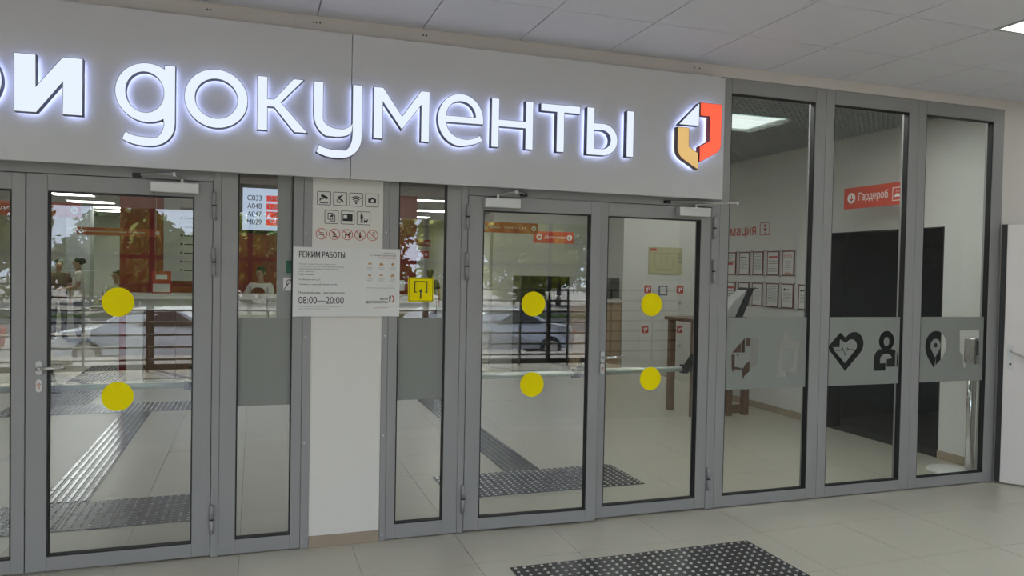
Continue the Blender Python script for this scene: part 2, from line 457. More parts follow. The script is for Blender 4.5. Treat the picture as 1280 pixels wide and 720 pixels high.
# rear glazed wall of the lobby (seen mirrored in the glass of the doors)
wb = empty('wall_back', (0, LY0, 0), kind='structure')
MULL = mat('dark_mullion', (0.06, 0.055, 0.055), 0.5)
box('lintel', WHITEWALL, wb, LX0, LX1, LY0 - .1, LY0, 2.43, CZ + .02)
box('solid_bay', WHITEWALL, wb, 5.54, LX1, LY0 - .1, LY0, 0, 2.43)
for k in range(-4, 6):
    x = -1.46 + 1.4 * k
    if LX0 < x < LX1: box('mullion', MULL, wb, x - .035, x + .035, LY0 - .08, LY0, 0, 2.43)
box('transom', MULL, wb, LX0, 5.54, LY0 - .07, LY0 - .01, 1.67, 1.73)
box('sill', MULL, wb, LX0, 5.54, LY0 - .08, LY0, 0, .08)
for k in range(-4, 5):
    x = -1.46 + 1.4 * k; x0 = max(LX0, x + .035); x1 = min(LX1, x + 1.4 - .035)
    if x1 - x0 > .1: box('glass_pane', OUTGLASS, wb, x0, x1, LY0 - .045, LY0 - .035, .08, 2.43)

# ---------------------------------------------------------------- facade: fascia
tr = empty('trim_1', (0, -.08, 2.087), kind='structure')
MB().bbox(-3.2, .5025, -.08, -.05, 2.087, 2.889, .0015).build('fascia_panel', PANEL, tr)
MB().bbox(.5055, 2.928, -.08, -.05, 2.087, 2.889, .0015).build('fascia_panel', PANEL, tr)
box('fascia_bracket', ALU, tr, -3.2, 2.9, -.05, 0, 2.4, 2.44)
box('fascia_bracket', ALU, tr, -3.2, 2.9, -.05, 0, 2.8, 2.84)

# ---------------------------------------------------------------- facade: frames
FD = 0.07
def post(parent, x0, x1, z1=2.25, y0=0.0, b=.003): MB().bbox(x0, x1, y0, FD, .002, z1, b).build('post', ALU, parent)
t2 = empty('trim_2', (0, 0, 0), kind='structure')
post(t2, -2.02, -1.972); post(t2, -.2105, -.1715)
MB().bbox(-1.972, -.2105, 0, FD, 2.04, 2.25, .003).build('transom', ALU, t2)
t3 = empty('trim_3', (1.2, 0, 0), kind='structure')
post(t3, 1.1695, 1.2095); post(t3, 2.903, 2.9655, 2.9)
MB().bbox(1.2095, 2.903, 0, FD, 2.04, 2.25, .003).build('transom', ALU, t3)

def glazed(root, gx0, gx1, gz0, gz1, x0, x1, z0, z1, ys=0.0, yb=FD, gm=None):
    """stiles, rails, gasket and pane of one light"""
    MB().bbox(x0, gx0, ys, yb, z0, z1, .003).build('stile', ALU, root)
    MB().bbox(gx1, x1, ys, yb, z0, z1, .003).build('stile', ALU, root)
    MB().bbox(gx0, gx1, ys, yb, z0, gz0, .003).build('rail', ALU, root)
    MB().bbox(gx0, gx1, ys, yb, gz1, z1, .003).build('rail', ALU, root)
    g = MB(); t = .007
    g.box(gx0, gx0 + t, ys + .004, ys + .045, gz0, gz1).box(gx1 - t, gx1, ys + .004, ys + .045, gz0, gz1)
    g.box(gx0 + t, gx1 - t, ys + .004, ys + .045, gz0, gz0 + t).box(gx0 + t, gx1 - t, ys + .004, ys + .045, gz1 - t, gz1)
    g.build('gasket', BLACK, root)
    box('glass_pane', gm or GLASSD, root, gx0 + t, gx1 - t, ys + .026, ys + .032, gz0 + t, gz1 - t)

def hinge(root, x, z0, z1):
    zm = (z0 + z1) / 2
    h = MB().cyl((x, -.014, z0), (x, -.014, zm - .004), .0115).cyl((x, -.014, zm + .004), (x, -.014, z1), .0115).build('hinge', ALU, root, True)
    MB().cyl((x, -.014, zm - .004), (x, -.014, zm + .004), .0122).build('hinge_ring', BLACK, h)
def closer(root, x0, x1, z0, z1, sx, ex, bx):
    c = MB().bbox(x0, x1, -.055, 0, z0, z1, .004).build('door_closer', SILVER, root)
    MB().cyl((sx, -.03, z1), (sx, -.03, z1 + .022), .009, 10).build('spindle', STEEL, c)
    zt = z1 + .02
    MB().tube([(sx, -.03, zt), (ex, -.115, zt + .016)], .0045).build('arm', STEEL, c)
    MB().tube([(ex, -.115, zt + .018), (bx, -.02, zt + .012)], .004).build('arm', STEEL, c)
    MB().bbox(bx - .028, bx + .012, -.03, 0, zt - .0, zt + .02, .003).build('arm_bracket', BLACK, c)
    MB().cyl((ex, -.115, zt + .004), (ex, -.115, zt + .024), .009, 10).build('arm_joint', SILVER, c)
def dot(root, x, z):
    MB().cyl((x, .0235, z), (x, .026, z), .0765, 40).build('marker_dot', YELLOW, root)
def lever(root, x, z, zk, s=1):
    h = flat('handle', [rrect(x - .014, x + .014, z - .036, z + .036, .0139)], FAC, 0.0, SILVER, root, ext=.008)
    MB().tube([(x, -.006, z), (x, -.05, z), (x + s * .02, -.062, z + .002), (x + s * .10, -.060, z + .004), (x + s * .125, -.05, z + .008)], .0085, 10).build('lever', STEEL, h, True)
    k = flat('lock_plate', [rrect(x - .013, x + .013, zk - .033, zk + .033, .0129)], FAC, 0.0, SILVER, root, ext=.008)
    MB().cyl((x, -.0125, zk + .006), (x, -.008, zk + .006), .0085, 14).box(x - .004, x + .004, -.0115, -.008, zk - .016, zk + .004).build('lock_cylinder', mat('brass_lock', (.45, .28, .2), .35, .8), k)
def pushbar(root, x0, x1, z):
    p = MB().cyl((x0 + .03, .14, z), (x1 - .03, .14, z), .018, 14).build('push_bar', mat('pale_green_bar', (.55, .60, .55), .35, .2), root, True)
    for x, s in ((x0, 1), (x1, -1)):
        MB().bbox(x - .0, x + s * .05 if s > 0 else x + .0, .12, .165, z - .03, z + .03, .006).build('bar_end', BLACK, p) if s > 0 else MB().bbox(x - .05, x, .12, .165, z - .03, z + .03, .006).build('bar_end', BLACK, p)
        MB().add([(x - .02, .07, z + .02), (x + .02, .07, z + .02), (x + .02, .07, z + .11), (x - .02, .07, z + .11), (x - .02, .13, z - .02), (x + .02, .13, z - .02), (x + .02, .15, z + .03), (x - .02, .15, z + .03)],
                 [(0, 1, 2, 3), (4, 7, 6, 5), (0, 4, 5, 1), (1, 5, 6, 2), (2, 6, 7, 3), (3, 7, 4, 0)]).build('bar_bracket', BLACK, p)
DZ0, DZ1 = .012, 2.037
d1 = empty('door_1', (-1.97, 0, 0), kind='structure')
glazed(d1, -1.87, -1.148, .083, 1.953, -1.97, -1.0895, DZ0, DZ1)
pushbar(d1, -1.88, -1.13, .93); dot(d1, -1.51, 1.389); dot(d1, -1.51, .89)
d2 = empty('door_2', (-.211, 0, 0), kind='structure')
glazed(d2, -.991, -.306, .083, 1.953, -1.0855, -.2135, DZ0, DZ1)
for z in ((1.835, 1.986), (1.533, 1.684), (.133, .29)): hinge(d2, -.206, *z)
closer(d2, -.515, -.28, 1.968, 2.022, -.365, -.395, -.575)
lever(d2, -1.025, 1.055, .965); pushbar(d2, -1.0, -.31, .93); dot(d2, -.672, 1.389); dot(d2, -.672, .893)
d3 = empty('door_3', (1.211, 0, 0), kind='structure')
glazed(d3, 1.305, 2.003, .083, 1.953, 1.2125, 2.072, DZ0, DZ1)
for z in ((1.838, 1.981), (1.531, 1.695), (.129, .296)): hinge(d3, 1.205, *z)
closer(d3, 1.30, 1.522, 1.968, 2.024, 1.385, 1.475, 1.56)
pushbar(d3, 1.30, 2.0, .935); dot(d3, 1.639, 1.388); dot(d3, 1.639, .888)
d3.rotation_euler = (0, 0, R(-2.6))
d4 = empty('door_4', (2.9, 0, 0), kind='structure')
glazed(d4, 2.137, 2.822, .083, 1.953, 2.0765, 2.9, DZ0, DZ1)
for z in ((1.829, 1.973), (1.533, 1.689), (.134, .286)): hinge(d4, 2.918, *z)
closer(d4, 2.625, 2.86, 1.972, 2.03, 2.76, 3.02, 2.56)
lever(d4, 2.113, 1.05, .975); pushbar(d4, 2.13, 2.83, .94); dot(d4, 2.476, 1.386); dot(d4, 2.479, .897)

def film(root, loops, mtl=FROST, name='frosted_film'):
    return flat(name, loops, FAC, -.0256, mtl, root, ext=.0008)
wn1 = empty('window_1', (.05, 0, 0), kind='structure')
glazed(wn1, -.086, .204, .085, 2.2, -.1705, .259, .006, 2.25)
MB().bbox(.26, .3055, -.004, FD, .0, 2.25, .002).build('corner_strip', ALU, wn1)
for z in (.036, .6, 1.2, 1.78): MB().ball((.276, -.005, z), .005, 5, 8).build('rivet', SILVER, wn1)
film(wn1, [rect(-.079, .197, .817, 1.304)])
film(wn1, [rect(.119, .197, 1.304, 2.19)], GREYFILM, 'grey_film_strip')
wn2 = empty('window_2', (.95, 0, 0), kind='structure')
glazed(wn2, .793, 1.081, .09, 2.2, .738, 1.1685, .006, 2.25)
MB().bbox(.7035, .737, -.004, FD, .0, 2.25, .002).build('corner_strip', ALU, wn2)
for z in (.036, .62, 1.2, 1.8): MB().ball((.72, -.005, z), .005, 5, 8).build('rivet', SILVER, wn2)
film(wn2, [rect(.80, 1.074, .817, 1.304)])

# film cut-outs on the tall windows
doc = [[(3.207, 1.158), (3.209, 1.058), (3.105, 1.058)],
       [(3.218, 1.158), (3.316, 1.158), (3.318, .995), (3.305, .965), (3.21, .895), (3.204, .876), (3.191, .876), (3.19, .936), (3.125, .945), (3.128, .912), (3.106, .945), (3.102, 1.045), (3.13, 1.045), (3.128, .962), (3.2, .948), (3.213, .975), (3.257, 1.003), (3.258, 1.1), (3.219, 1.1)],
       [(3.14, 1.045), (3.16, 1.045), (3.158, 1.02)]]
cup = [[(3.486, 1.13), (3.52, 1.135), (3.535, 1.165), (3.535, 1.2), (3.553, 1.212), (3.566, 1.195), (3.58, 1.165), (3.58, 1.14), (3.673, 1.13), (3.675, 1.085), (3.655, 1.078), (3.646, .905), (3.575, .905), (3.575, .935), (3.615, .96), (3.627, 1.078), (3.517, 1.078), (3.522, .925), (3.56, .92), (3.56, .88), (3.485, .88)]]
heart = [[(4.023, 1.188), (3.919, 1.092), (3.928, 1.06), (4.073, .907), (4.21, 1.04)] + arc(4.148, 1.104, .087, .088, -35, 130, 14) + [(4.069, 1.151)],
         [(4.02, 1.14), (4.018, 1.083), (3.959, 1.083), (3.975, 1.055), (4.070, .965), (4.16, 1.06)] + arc(4.125, 1.088, .05, .05, -20, 140, 10) + [(4.071, 1.112)],
         [(3.985, 1.062), (4.03, 1.062), (4.043, 1.088), (4.07, 1.03), (4.09, 1.082), (4.1, 1.066), (4.155, 1.066), (4.155, 1.060), (4.097, 1.060), (4.09, 1.069), (4.071, 1.015), (4.043, 1.073), (4.034, 1.056), (3.985, 1.056)]]
pers = [arc(4.449, 1.122, .072, .075, -55, 235, 20) + arc(4.43, .99, .095, .085, 120, 180, 8) + [(4.335, .902), (4.446, .901), (4.446, .957), (4.394, .957)] + arc(4.45, .985, .056, .042, 180, 10, 10) + [(4.456, .986), (4.456, .929), (4.565, .929), (4.563, .99)] + arc(4.475, .99, .088, .08, 0, 60, 8),
        circ(4.449, 1.117, .026, .034, 20)]
pin = [arc(4.927, 1.08, .105, .113, -25, 205, 24) + [(4.845, 1.0), (4.917, .905), (4.931, .985), (4.931, .93), (4.995, .985)],
       arc(4.925, 1.08, .05, .052, -35, 215, 18) + [(4.924, .99)], circ(4.926, 1.083, .017, .018, 14)]
last = [[(5.165, 1.194), (5.388, 1.194), (5.388, 1.145), (5.375, .928), (5.278, .930), (5.278, .995), (5.285, 1.0), (5.285, .97), (5.245, .97), (5.245, .905), (5.216, .905), (5.205, 1.0), (5.17, 1.03)],
        rect(5.235, 5.265, 1.075, 1.12), rect(5.235, 5.265, 1.01, 1.055)]
for k, (g0, g1, x0, x1, icons) in enumerate(((3.038, 3.731, 2.9665, 3.819, doc + cup), (3.897, 4.579, 3.8205, 4.665, heart + pers), (4.745, 5.419, 4.6665, 5.531, pin + last))):
    wr = empty('window_%d' % (k + 3), ((x0 + x1) / 2, 0, 0), kind='structure')
    glazed(wr, g0, g1, .081, 2.816, x0, x1, .006, 2.916, gm=GLASS)
    film(wr, [rect(g0 + .008, g1 - .008, .803, 1.30)] + icons)

# open leaf of the next room's door at the right edge
d5 = empty('door_5', (5.535, -.005, 0), kind='structure')
DW = mat('white_door_leaf', (.72, .68, .66), .5)
MB().bbox(5.572, 6.41, -.045, -.005, .012, 2.018, .003).build('leaf', DW, d5)
MB().bbox(5.535, 5.572, -.047, -.003, .012, 2.022, .002).build('edge_seal', BLACK, d5)
pl = flat('handle_plate', [rrect(5.595, 5.638, .89, 1.09, .008)], frame_of((0, 0, 0), *FX), .045, SILVER, d5, ext=.008)
MB().tube([(5.618, -.05, 1.05), (5.618, -.095, 1.05), (5.645, -.103, 1.03), (5.74, -.103, 1.0)], .009, 10).build('lever', STEEL, pl, True)
MB().cyl((5.617, -.056, .94), (5.617, -.053, .94), .009, 12).build('keyhole', BLACK, pl)
d5.rotation_euler = (0, 0, R(-52))

# ================================================================ SIGN
SY = .146                     # distance of the letter faces in front of the wall plane
sg = empty('illuminated_sign', (.55, -.11, 2.19), 'white backlit letters spelling мои документы across the fascia', 'sign')
ST = .053; B0, XH = 2.311, 2.597
o_bold = [circ(-1.30, 2.456, .150, .152, 40), circ(-1.30, 2.456, .075, .085, 32)]
i_bold = [[(-1.104, XH), (-1.01, XH), (-1.009, 2.446), (-.897, XH), (-.808, XH), (-.808, B0 + .004), (-.898, B0 + .004), (-.897, 2.47), (-1.008, B0 + .004), (-1.103, B0 + .004)]]
m_bold = [[(-1.98, B0), (-1.98, XH), (-1.88, XH), (-1.77, 2.44), (-1.66, XH), (-1.56, XH), (-1.56, B0), (-1.655, B0), (-1.655, 2.46), (-1.77, 2.31), (-1.885, 2.46), (-1.885, B0)]]
hook = lambda x: [(x, 2.33)] + bezier((x, 2.31), (x, 2.235), (x - .055, 2.187), (x - .125, 2.187), 10) + bezier((x - .15, 2.187), (x - .19, 2.189), (x - .225, 2.20), (x - .247, 2.216), 5)
hooki = lambda x: [(x - .231, 2.258)] + bezier((x - .21, 2.246), (x - .18, 2.236), (x - .15, 2.234), (x - .125, 2.235), 5) + bezier((x - .09, 2.235), (x - .055, 2.262), (x - .054, 2.30), (x - .054, 2.34), 10)
g_out = arc(-.518, 2.457, .150, .150, 47, 313, 36)
g_l = [[(-.443, 2.604), (-.443, 2.566)] + arc(-.520, 2.457, .148, .150, 52, 302, 36)[0:] + [(-.443, 2.343)] + list(reversed(hooki(-.389)))[0:] + list(reversed(hook(-.389))) + [(-.389, 2.604)],
       arc(-.531, 2.459, .087, .101, -45, 45, 8) + arc(-.531, 2.459, .087, .101, 45, 315, 28)[1:-1]]
o_l = [circ(-.194, 2.456, .155, .153, 44), circ(-.194, 2.456, .102, .101, 36)]
k_l = [[(.005, XH), (.059, XH), (.059, 2.480), (.091, 2.480), (.189, XH), (.247, XH), (.128, 2.465), (.268, B0), (.195, B0), (.091, 2.437), (.060, 2.437), (.060, B0), (.005, B0)]]
y_l = [[(.294, XH), (.347, XH), (.347, 2.43)] + bezier((.347, 2.40), (.352, 2.365), (.395, 2.349), (.435, 2.350), 10) + bezier((.455, 2.350), (.48, 2.360), (.495, 2.372), (.5015, 2.384), 5)
       + [(.5015, XH), (.556, XH)] + hook(.556) + hooki(.556) + [(.5015, 2.336)] + bezier((.485, 2.318), (.455, 2.304), (.43, 2.303), (.415, 2.302), 5) + bezier((.36, 2.304), (.296, 2.34), (.295, 2.40), (.294, 2.44), 10)]
m_l = [[(.616, XH), (.670, XH), (.777, 2.448), (.882, XH), (.934, XH), (.934, B0), (.884, B0), (.884, 2.514), (.776, 2.368), (.670, 2.513), (.670, B0), (.616, B0)]]
e_l = [[(1.233, 2.374), (1.205, 2.357), (1.175, 2.347)] + bezier((1.15, 2.344), (1.09, 2.344), (1.038, 2.375), (1.034, 2.433), 10) + [(1.253, 2.435)]
       + arc(1.117, 2.452, .1375, .151, -6, 288, 46)[1:] + [(1.185, 2.3125), (1.215, 2.3225), (1.249, 2.341)],
       [(1.034, 2.474), (1.203, 2.474)] + arc(1.118, 2.472, .086, .086, 4, 176, 18)]
n_l = [[(1.300, XH), (1.349, XH), (1.349, 2.476), (1.511, 2.476), (1.511, XH), (1.561, XH), (1.561, B0), (1.511, B0), (1.511, 2.433), (1.349, 2.433), (1.349, B0), (1.300, B0)]]
t_l = [[(1.607, XH - .003), (1.864, XH - .003), (1.864, 2.547), (1.761, 2.547), (1.761, B0 - .002), (1.710, B0 - .002), (1.710, 2.547), (1.607, 2.547)]]
b_l = [[(1.908, XH), (1.960, XH), (1.960, 2.503), (2.015, 2.504)] + arc(2.018, 2.4055, .1, .0985, 88, -88, 20) + [(1.908, 2.307)],
       [(1.960, 2.460), (2.010, 2.461)] + arc(2.012, 2.4055, .057, .0555, 88, -88, 16) + [(1.960, 2.350)]]
ii_l = [[(2.178, XH), (2.228, XH), (2.228, B0), (2.178, B0)]]
def lit(root, name, loops, side, face, back=LETBACK, y_front=SY, y_back=.104):
    L = flat(name, loops, FAC, y_back, side, root, ext=y_front - y_back)
    flat('face', loops, FAC, y_front - .0005, face, L, ext=.0012, offset=-.0028)
    flat('back_glow', loops, FAC, y_back - .0022, back, L, ext=.0018, offset=-.004)
    return L
for lp in (m_bold, o_bold, i_bold, g_l, o_l, k_l, y_l, m_l, e_l, n_l, t_l, b_l, ii_l): lit(sg, 'letter', lp, LETSIDE, LETFACE)
lg = empty('logo_emblem', (2.7, -.11, 2.26), 'backlit red, gold and white folded page emblem at the fascia end', 'emblem')
lit(lg, 'white_fold', [[(2.695, 2.692), (2.695, 2.541), (2.544, 2.541)]], LETSIDE, LETFACE)
lit(lg, 'gold_fold', [[(2.539, 2.527), (2.624, 2.527), (2.624, 2.408), (2.694, 2.368), (2.694, 2.262)] + bezier((2.62, 2.302), (2.565, 2.33), (2.539, 2.345), (2.539, 2.405), 10)], GOLDSIDE, LOGOGOLD)
lit(lg, 'red_fold', [[(2.702, 2.694), (2.862, 2.694)] + bezier((2.862, 2.45), (2.862, 2.40), (2.85, 2.39), (2.80, 2.362), 10) + [(2.702, 2.310), (2.702, 2.412), (2.774, 2.452), (2.774, 2.609), (2.702, 2.609)]], REDSIDE, LOGORED)

# ================================================================ POSTERS AND STICKERS ON THE FACADE
ps = box('opening_hours_board', PAPER, None, .205, .801, -.012, -.0045, 1.314, 1.703, label='white printed opening hours board fixed across the pillar', cat='notice board')
def pw(items, m, nm): return writing(nm, items, FAC, .0125, m, ps)
pw([('РЕЖИМ РАБОТЫ', .236, .487, 1.645, 1.679)], INK, 'heading')
pw([('Понедельник - воскресенье', .236, .487, 1.437, 1.455), ('08:00—20:00', .236, .484, 1.386, 1.425), ('Район Раменки', .236, .318, 1.546, 1.556), ('ул. Мичуринский, д. 31', .236, .352, 1.515, 1.526), ('Телефон горячей линии: 8 495', .236, .445, 1.488, 1.499)], INK, 'print')
pw([('Филиал государственного бюджетного', .236, .436, 1.603, 1.612), ('учреждения г. Москвы «Многофункциональный', .236, .482, 1.589, 1.598), ('центр предоставления государственных', .236, .452, 1.575, 1.584), ('услуг г. Москвы»', .236, .322, 1.561, 1.570),
    ('и по предварительной записи, без перерыва на обед', .236, .478, 1.366, 1.373), ('кроме нерабочих праздничных дней', .236, .40, 1.354, 1.361)], GREYINK, 'small_print')
pw([('СВЯЖИТЕСЬ', .705, .776, 1.673, 1.681), ('С НАМИ УДОБНЫМ', .632, .776, 1.66, 1.668)], INK, 'print')
pw([('СПОСОБОМ', .672, .776, 1.647, 1.655), ('центры госуслуг', .66, .735, 1.36, 1.366)], REDINK, 'print')
for k in range(6):
    cx = .628 + .066 * (k % 3); cz = 1.615 - .065 * (k // 3)
    lp = [circ(cx, cz, .0085, .0085, 12)] if k in (2, 3) else ([[(cx - .011, cz - .008), (cx + .011, cz - .008), (cx + .011, cz + .002), (cx, cz + .010), (cx - .011, cz + .002)]] if k % 2 else [arc(cx, cz - .003, .012, .01, 0, 180, 8)])
    flat('service_icon', lp, FAC, .0122, ORINK, ps, ext=.0004)
pw([('приём', .612 + .066 * (k % 3), .645 + .066 * (k % 3), 1.592 - .065 * (k // 3), 1.597 - .065 * (k // 3)) for k in range(6)] + [('услуги', .612 + .066 * (k % 3), .64 + .066 * (k % 3), 1.581 - .065 * (k // 3), 1.587 - .065 * (k // 3)) for k in range(6)] + [('подробнее', .73, .775, 1.487, 1.493), ('#', .606, .776, 1.477, 1.4785)], GREYINK, 'small_print')
pw([('мои', .69, .733, 1.409, 1.422), ('документы', .608, .733, 1.385, 1.404)], INK, 'logo_print')
flat('logo_print_mark', [arc(.755, 1.415, .0165, .022, -80, 80, 10) + [(.757, 1.43), (.764, 1.425), (.764, 1.405), (.757, 1.4)]], FAC, .0122, REDINK, ps, ext=.0004)
flat('logo_print_mark', [[(.742, 1.43), (.752, 1.436), (.752, 1.418), (.746, 1.415), (.746, 1.405), (.752, 1.4), (.752, 1.393), (.741, 1.402)]], FAC, .0122, INK, ps, ext=.0004)
for z in (1.34, 1.678):
    for x in (.213, .793): MB().cyl((x, -.0135, z), (x, -.012, z), .003, 8).build('board_screw', STEEL, ps)

# pictograms printed on the pillar
FP = frame_of((0, .004, 0), *FX)
def picto(name, label, x0, z0, s, art, red=False):
    t = empty(name, (x0 + s / 2, .004, z0), label, 'pictogram', 'red prohibition pictograms on the pillar' if red else 'square pictograms on the pillar')
    if red:
        c = s / 2
        flat('ring', [circ(x0 + c, z0 + c, c, c, 28), circ(x0 + c, z0 + c, c - .0035, c - .0035, 28)], FP, .0002, REDINK, t, ext=.0008)
        d = c * .68
        flat('slash', [[(x0 + c - d, z0 + c + d - .003), (x0 + c - d + .003, z0 + c + d), (x0 + c + d, z0 + c - d + .003), (x0 + c + d - .003, z0 + c - d)]], FP, .0006, REDINK, t, ext=.0006)
    else:
        flat('frame', [rrect(x0, x0 + s, z0, z0 + s, .006), rrect(x0 + .003, x0 + s - .003, z0 + .003, z0 + s - .003, .004)], FP, .0002, INK, t, ext=.0008)
    for k, lp in enumerate(art): flat('glyph', [[(x0 + p[0] * s, z0 + p[1] * s) for p in L] for L in lp], FP, .0002, INK, t, ext=.0006)
def bar(x0, y0, x1, y1, t):
    d = Vector((x1 - x0, y1 - y0)).normalized(); nx, ny = -d.y * t / 2, d.x * t / 2
    return [(x0 + nx, y0 + ny), (x1 + nx, y1 + ny), (x1 - nx, y1 - ny), (x0 - nx, y0 - ny)]
arcband = lambda cx, cy, r, t, a0, a1: arc(cx, cy, r, r, a0, a1, 10) + arc(cx, cy, r - t, r - t, a1, a0, 10)
A_cam = [[bar(.3, .72, .75, .5, .2)], [bar(.22, .4, .5, .5, .07)], [bar(.22, .28, .22, .52, .07)], [rect(.2, .8, .13, .19)]]
A_whl = [[circ(.42, .36, .17, .17, 16), circ(.42, .36, .12, .12, 16)], [bar(.55, .72, .4, .48, .12)], [bar(.42, .5, .64, .42, .08)], [bar(.64, .44, .74, .24, .07)], [circ(.62, .76, .07, .07, 12)], [bar(.45, .68, .3, .6, .07)]]
A_wifi = [[circ(.5, .24, .07, .07, 12)], [arcband(.5, .24, .22, .07, 45, 135)], [arcband(.5, .24, .37, .08, 45, 135)], [arcband(.5, .24, .52, .08, 45, 135)]]
A_pho = [[[(.22, .3), (.8, .3), (.8, .62), (.68, .62), (.63, .72), (.45, .72), (.4, .62), (.22, .62)], circ(.54, .46, .12, .12, 16)]]
A_cop = [[rect(.22, .6, .3, .8), rect(.27, .55, .35, .75)], [[(.38, .18), (.76, .18), (.76, .66), (.5, .66), (.38, .54)], [(.43, .23), (.71, .23), (.71, .61), (.54, .61), (.54, .52), (.43, .5)]], [[(.44, .52), (.56, .52), (.56, .64)]]]
A_crd = [[rect(.14, .86, .24, .76), rect(.2, .46, .42, .68)]]
A_dog = [[circ(.36, .82, .07, .07, 12)], [rect(.27, .45, .45, .74)], [rect(.29, .35, .14, .46)], [rect(.38, .44, .14, .46)], [[(.52, .36), (.72, .32), (.78, .44), (.84, .38), (.8, .3), (.76, .14), (.71, .14), (.7, .22), (.6, .22), (.58, .14), (.53, .14)]], [bar(.44, .6, .6, .36, .025)]]
for k, (nm, lb, art) in enumerate((('camera_pictogram', 'square surveillance camera pictogram at the left of the pillar top row', A_cam), ('wheelchair_pictogram', 'square wheelchair pictogram on the pillar', A_whl), ('wifi_pictogram', 'square wireless signal pictogram on the pillar', A_wifi), ('photo_pictogram', 'square photo camera pictogram at the right of the pillar top row', A_pho))):
    picto(nm, lb, .330 + k * .0895, 1.942 - .0000 * k, .077, art)
for k, (nm, lb, art) in enumerate((('copy_pictogram', 'square pictogram of two document sheets on the pillar', A_cop), ('card_pictogram', 'square bank card terminal pictogram on the pillar', A_crd), ('guide_dog_pictogram', 'square pictogram of a person with a dog on the pillar', A_dog))):
    picto(nm, lb, .373 + k * .0895, 1.838, .077, art)
P_smk = [[bar(.22, .45, .75, .45, .09)], [bar(.3, .62, .7, .62, .04)]]
P_ice = [[rect(.3, .7, .25, .33)], [rect(.38, .66, .38, .46)], [bar(.35, .72, .6, .5, .12)]]
P_dog = [[rect(.3, .7, .42, .58)], [rect(.3, .38, .22, .45)], [rect(.62, .7, .22, .45)], [rect(.64, .82, .56, .72)]]
P_bot = [[rect(.42, .58, .2, .55)], [rect(.46, .54, .55, .8)]]
P_sco = [[bar(.25, .28, .68, .28, .07)], [bar(.68, .28, .62, .75, .06)], [bar(.5, .75, .72, .75, .06)]]
for k, (lb, art) in enumerate((('round no smoking pictogram on the pillar', P_smk), ('round no food pictogram on the pillar', P_ice), ('round no dogs pictogram on the pillar', P_dog), ('round no bottles pictogram on the pillar', P_bot), ('round no scooters pictogram on the pillar', P_sco))):
    picto('prohibition_pictogram', lb, .326 + k * .0715, 1.748, .063, art, True)

ys = box('entrance_sticker', YELLOW, None, .858, 1.011, .0225, .0252, 1.398, 1.541, label='square yellow entrance sticker with black arrow on the narrow window', cat='sticker')
FS = frame_of((0, .0225, 0), *FX)
flat('border', ring(.862, 1.007, 1.402, 1.537, .003), FS, .0002, INK, ys, ext=.0005)
flat('arrow', [[(.930, 1.415), (.938, 1.415), (.938, 1.458), (.946, 1.455), (.934, 1.475), (.922, 1.455), (.930, 1.458)]], FS, .0002, INK, ys, ext=.0005)
flat('doorway_mark', [[(.895, 1.452), (.91, 1.452), (.91, 1.458), (.901, 1.458), (.901, 1.514), (.968, 1.514), (.968, 1.458), (.959, 1.458), (.959, 1.452), (.974, 1.452), (.974, 1.520), (.895, 1.520)]], FS, .0002, INK, ys, ext=.0005)
# small green and hearing-loop stickers beside the board
gs = box('green_exit_sticker', mat('green_vinyl', (.01, .10, .05), .5), None, .168, .2035, .0225, .0235, 1.555, 1.625, label='small dark green sticker beside the opening hours board', cat='sticker')
hl = box('hearing_loop_sticker', PAPER, None, .150, .2035, .0225, .0235, 1.455, 1.535, label='small white hearing loop sticker under the green sticker', cat='sticker')
flat('border', ring(.152, .2035, 1.457, 1.533, .002), FS, .0002, INK, hl, ext=.0005)
flat('ear_mark', [arcband(.19, 1.50, .02, .004, 40, 230)], FS, .0002, INK, hl, ext=.0005)
flat('ear_mark', [bar(.158, 1.462, .195, 1.515, .004)], FS, .0002, INK, hl, ext=.0005)

# ================================================================ TACTILE FLOOR PLATES
def stud_plate(sz=.3, nst=6):
    b = MB().bbox(.0015, sz - .0015, .0015, sz - .0015, .0005, .004, .001)
    st = sz / nst
    for i in range(nst):
        for j in range(nst): b.cyl(((i + .5) * st, (j + .5) * st, .0035), ((i + .5) * st, (j + .5) * st, .0085), .0105, 8, .006)
    return b
def rib_plate(sz=.3, nr=6, along_y=True):
    b = MB().bbox(.0015, sz - .0015, .0015, sz - .0015, .0005, .004, .001)
    st = sz / nr
    for i in range(nr):
        c = (i + .5) * st
        if along_y: b.box(c - .010, c + .010, .008, sz - .008, .0035, .0085)
        else: b.box(.008, sz - .008, c - .010, c + .010, .0035, .0085)
    return b
def two(me, m0, m1):
    me.materials.append(m0); me.materials.append(m1)
    for p in me.polygons:
        if p.center.z > .0043: p.material_index = 1
    return me
SPM = two(stud_plate().mesh('stud_plate'), PLATE, STUD)
RPM = two(rib_plate().mesh('guide_plate'), RIBPL, RIBTOP)
RXM = rib_plate(along_y=False).mesh('guide_plate'); RXM.materials.append(RIBPL)
def mats(name, label, x0, y0, nx, ny, me):
    t = empty(name, (x0 + .15 * nx, y0 + .15 * ny, 0), label, 'tactile paving')
    for i in range(nx):
        for j in range(ny):
            o = bpy.data.objects.new('stud_plate' if me is SPM else 'ribbed_plate', me); COL.objects.link(o); o.parent = t
            o.location = (-.15 * nx + i * .3, -.15 * ny + j * .3, 0)
    return t
mats('tactile_mat', 'dark studded steel mat on the lobby floor before the right entrance', 1.31, -1.19, 5, 2, SPM)
mats('tactile_mat', 'dark studded steel mat just inside the left entrance', -2.0, .66, 6, 2, SPM)
mats('tactile_mat', 'dark studded steel mat just inside the right entrance', 1.31, .66, 5, 2, SPM)
mats('tactile_path', 'glossy ribbed steel guide path leading in from the left entrance', -1.33, 1.262, 1, 11, RPM)
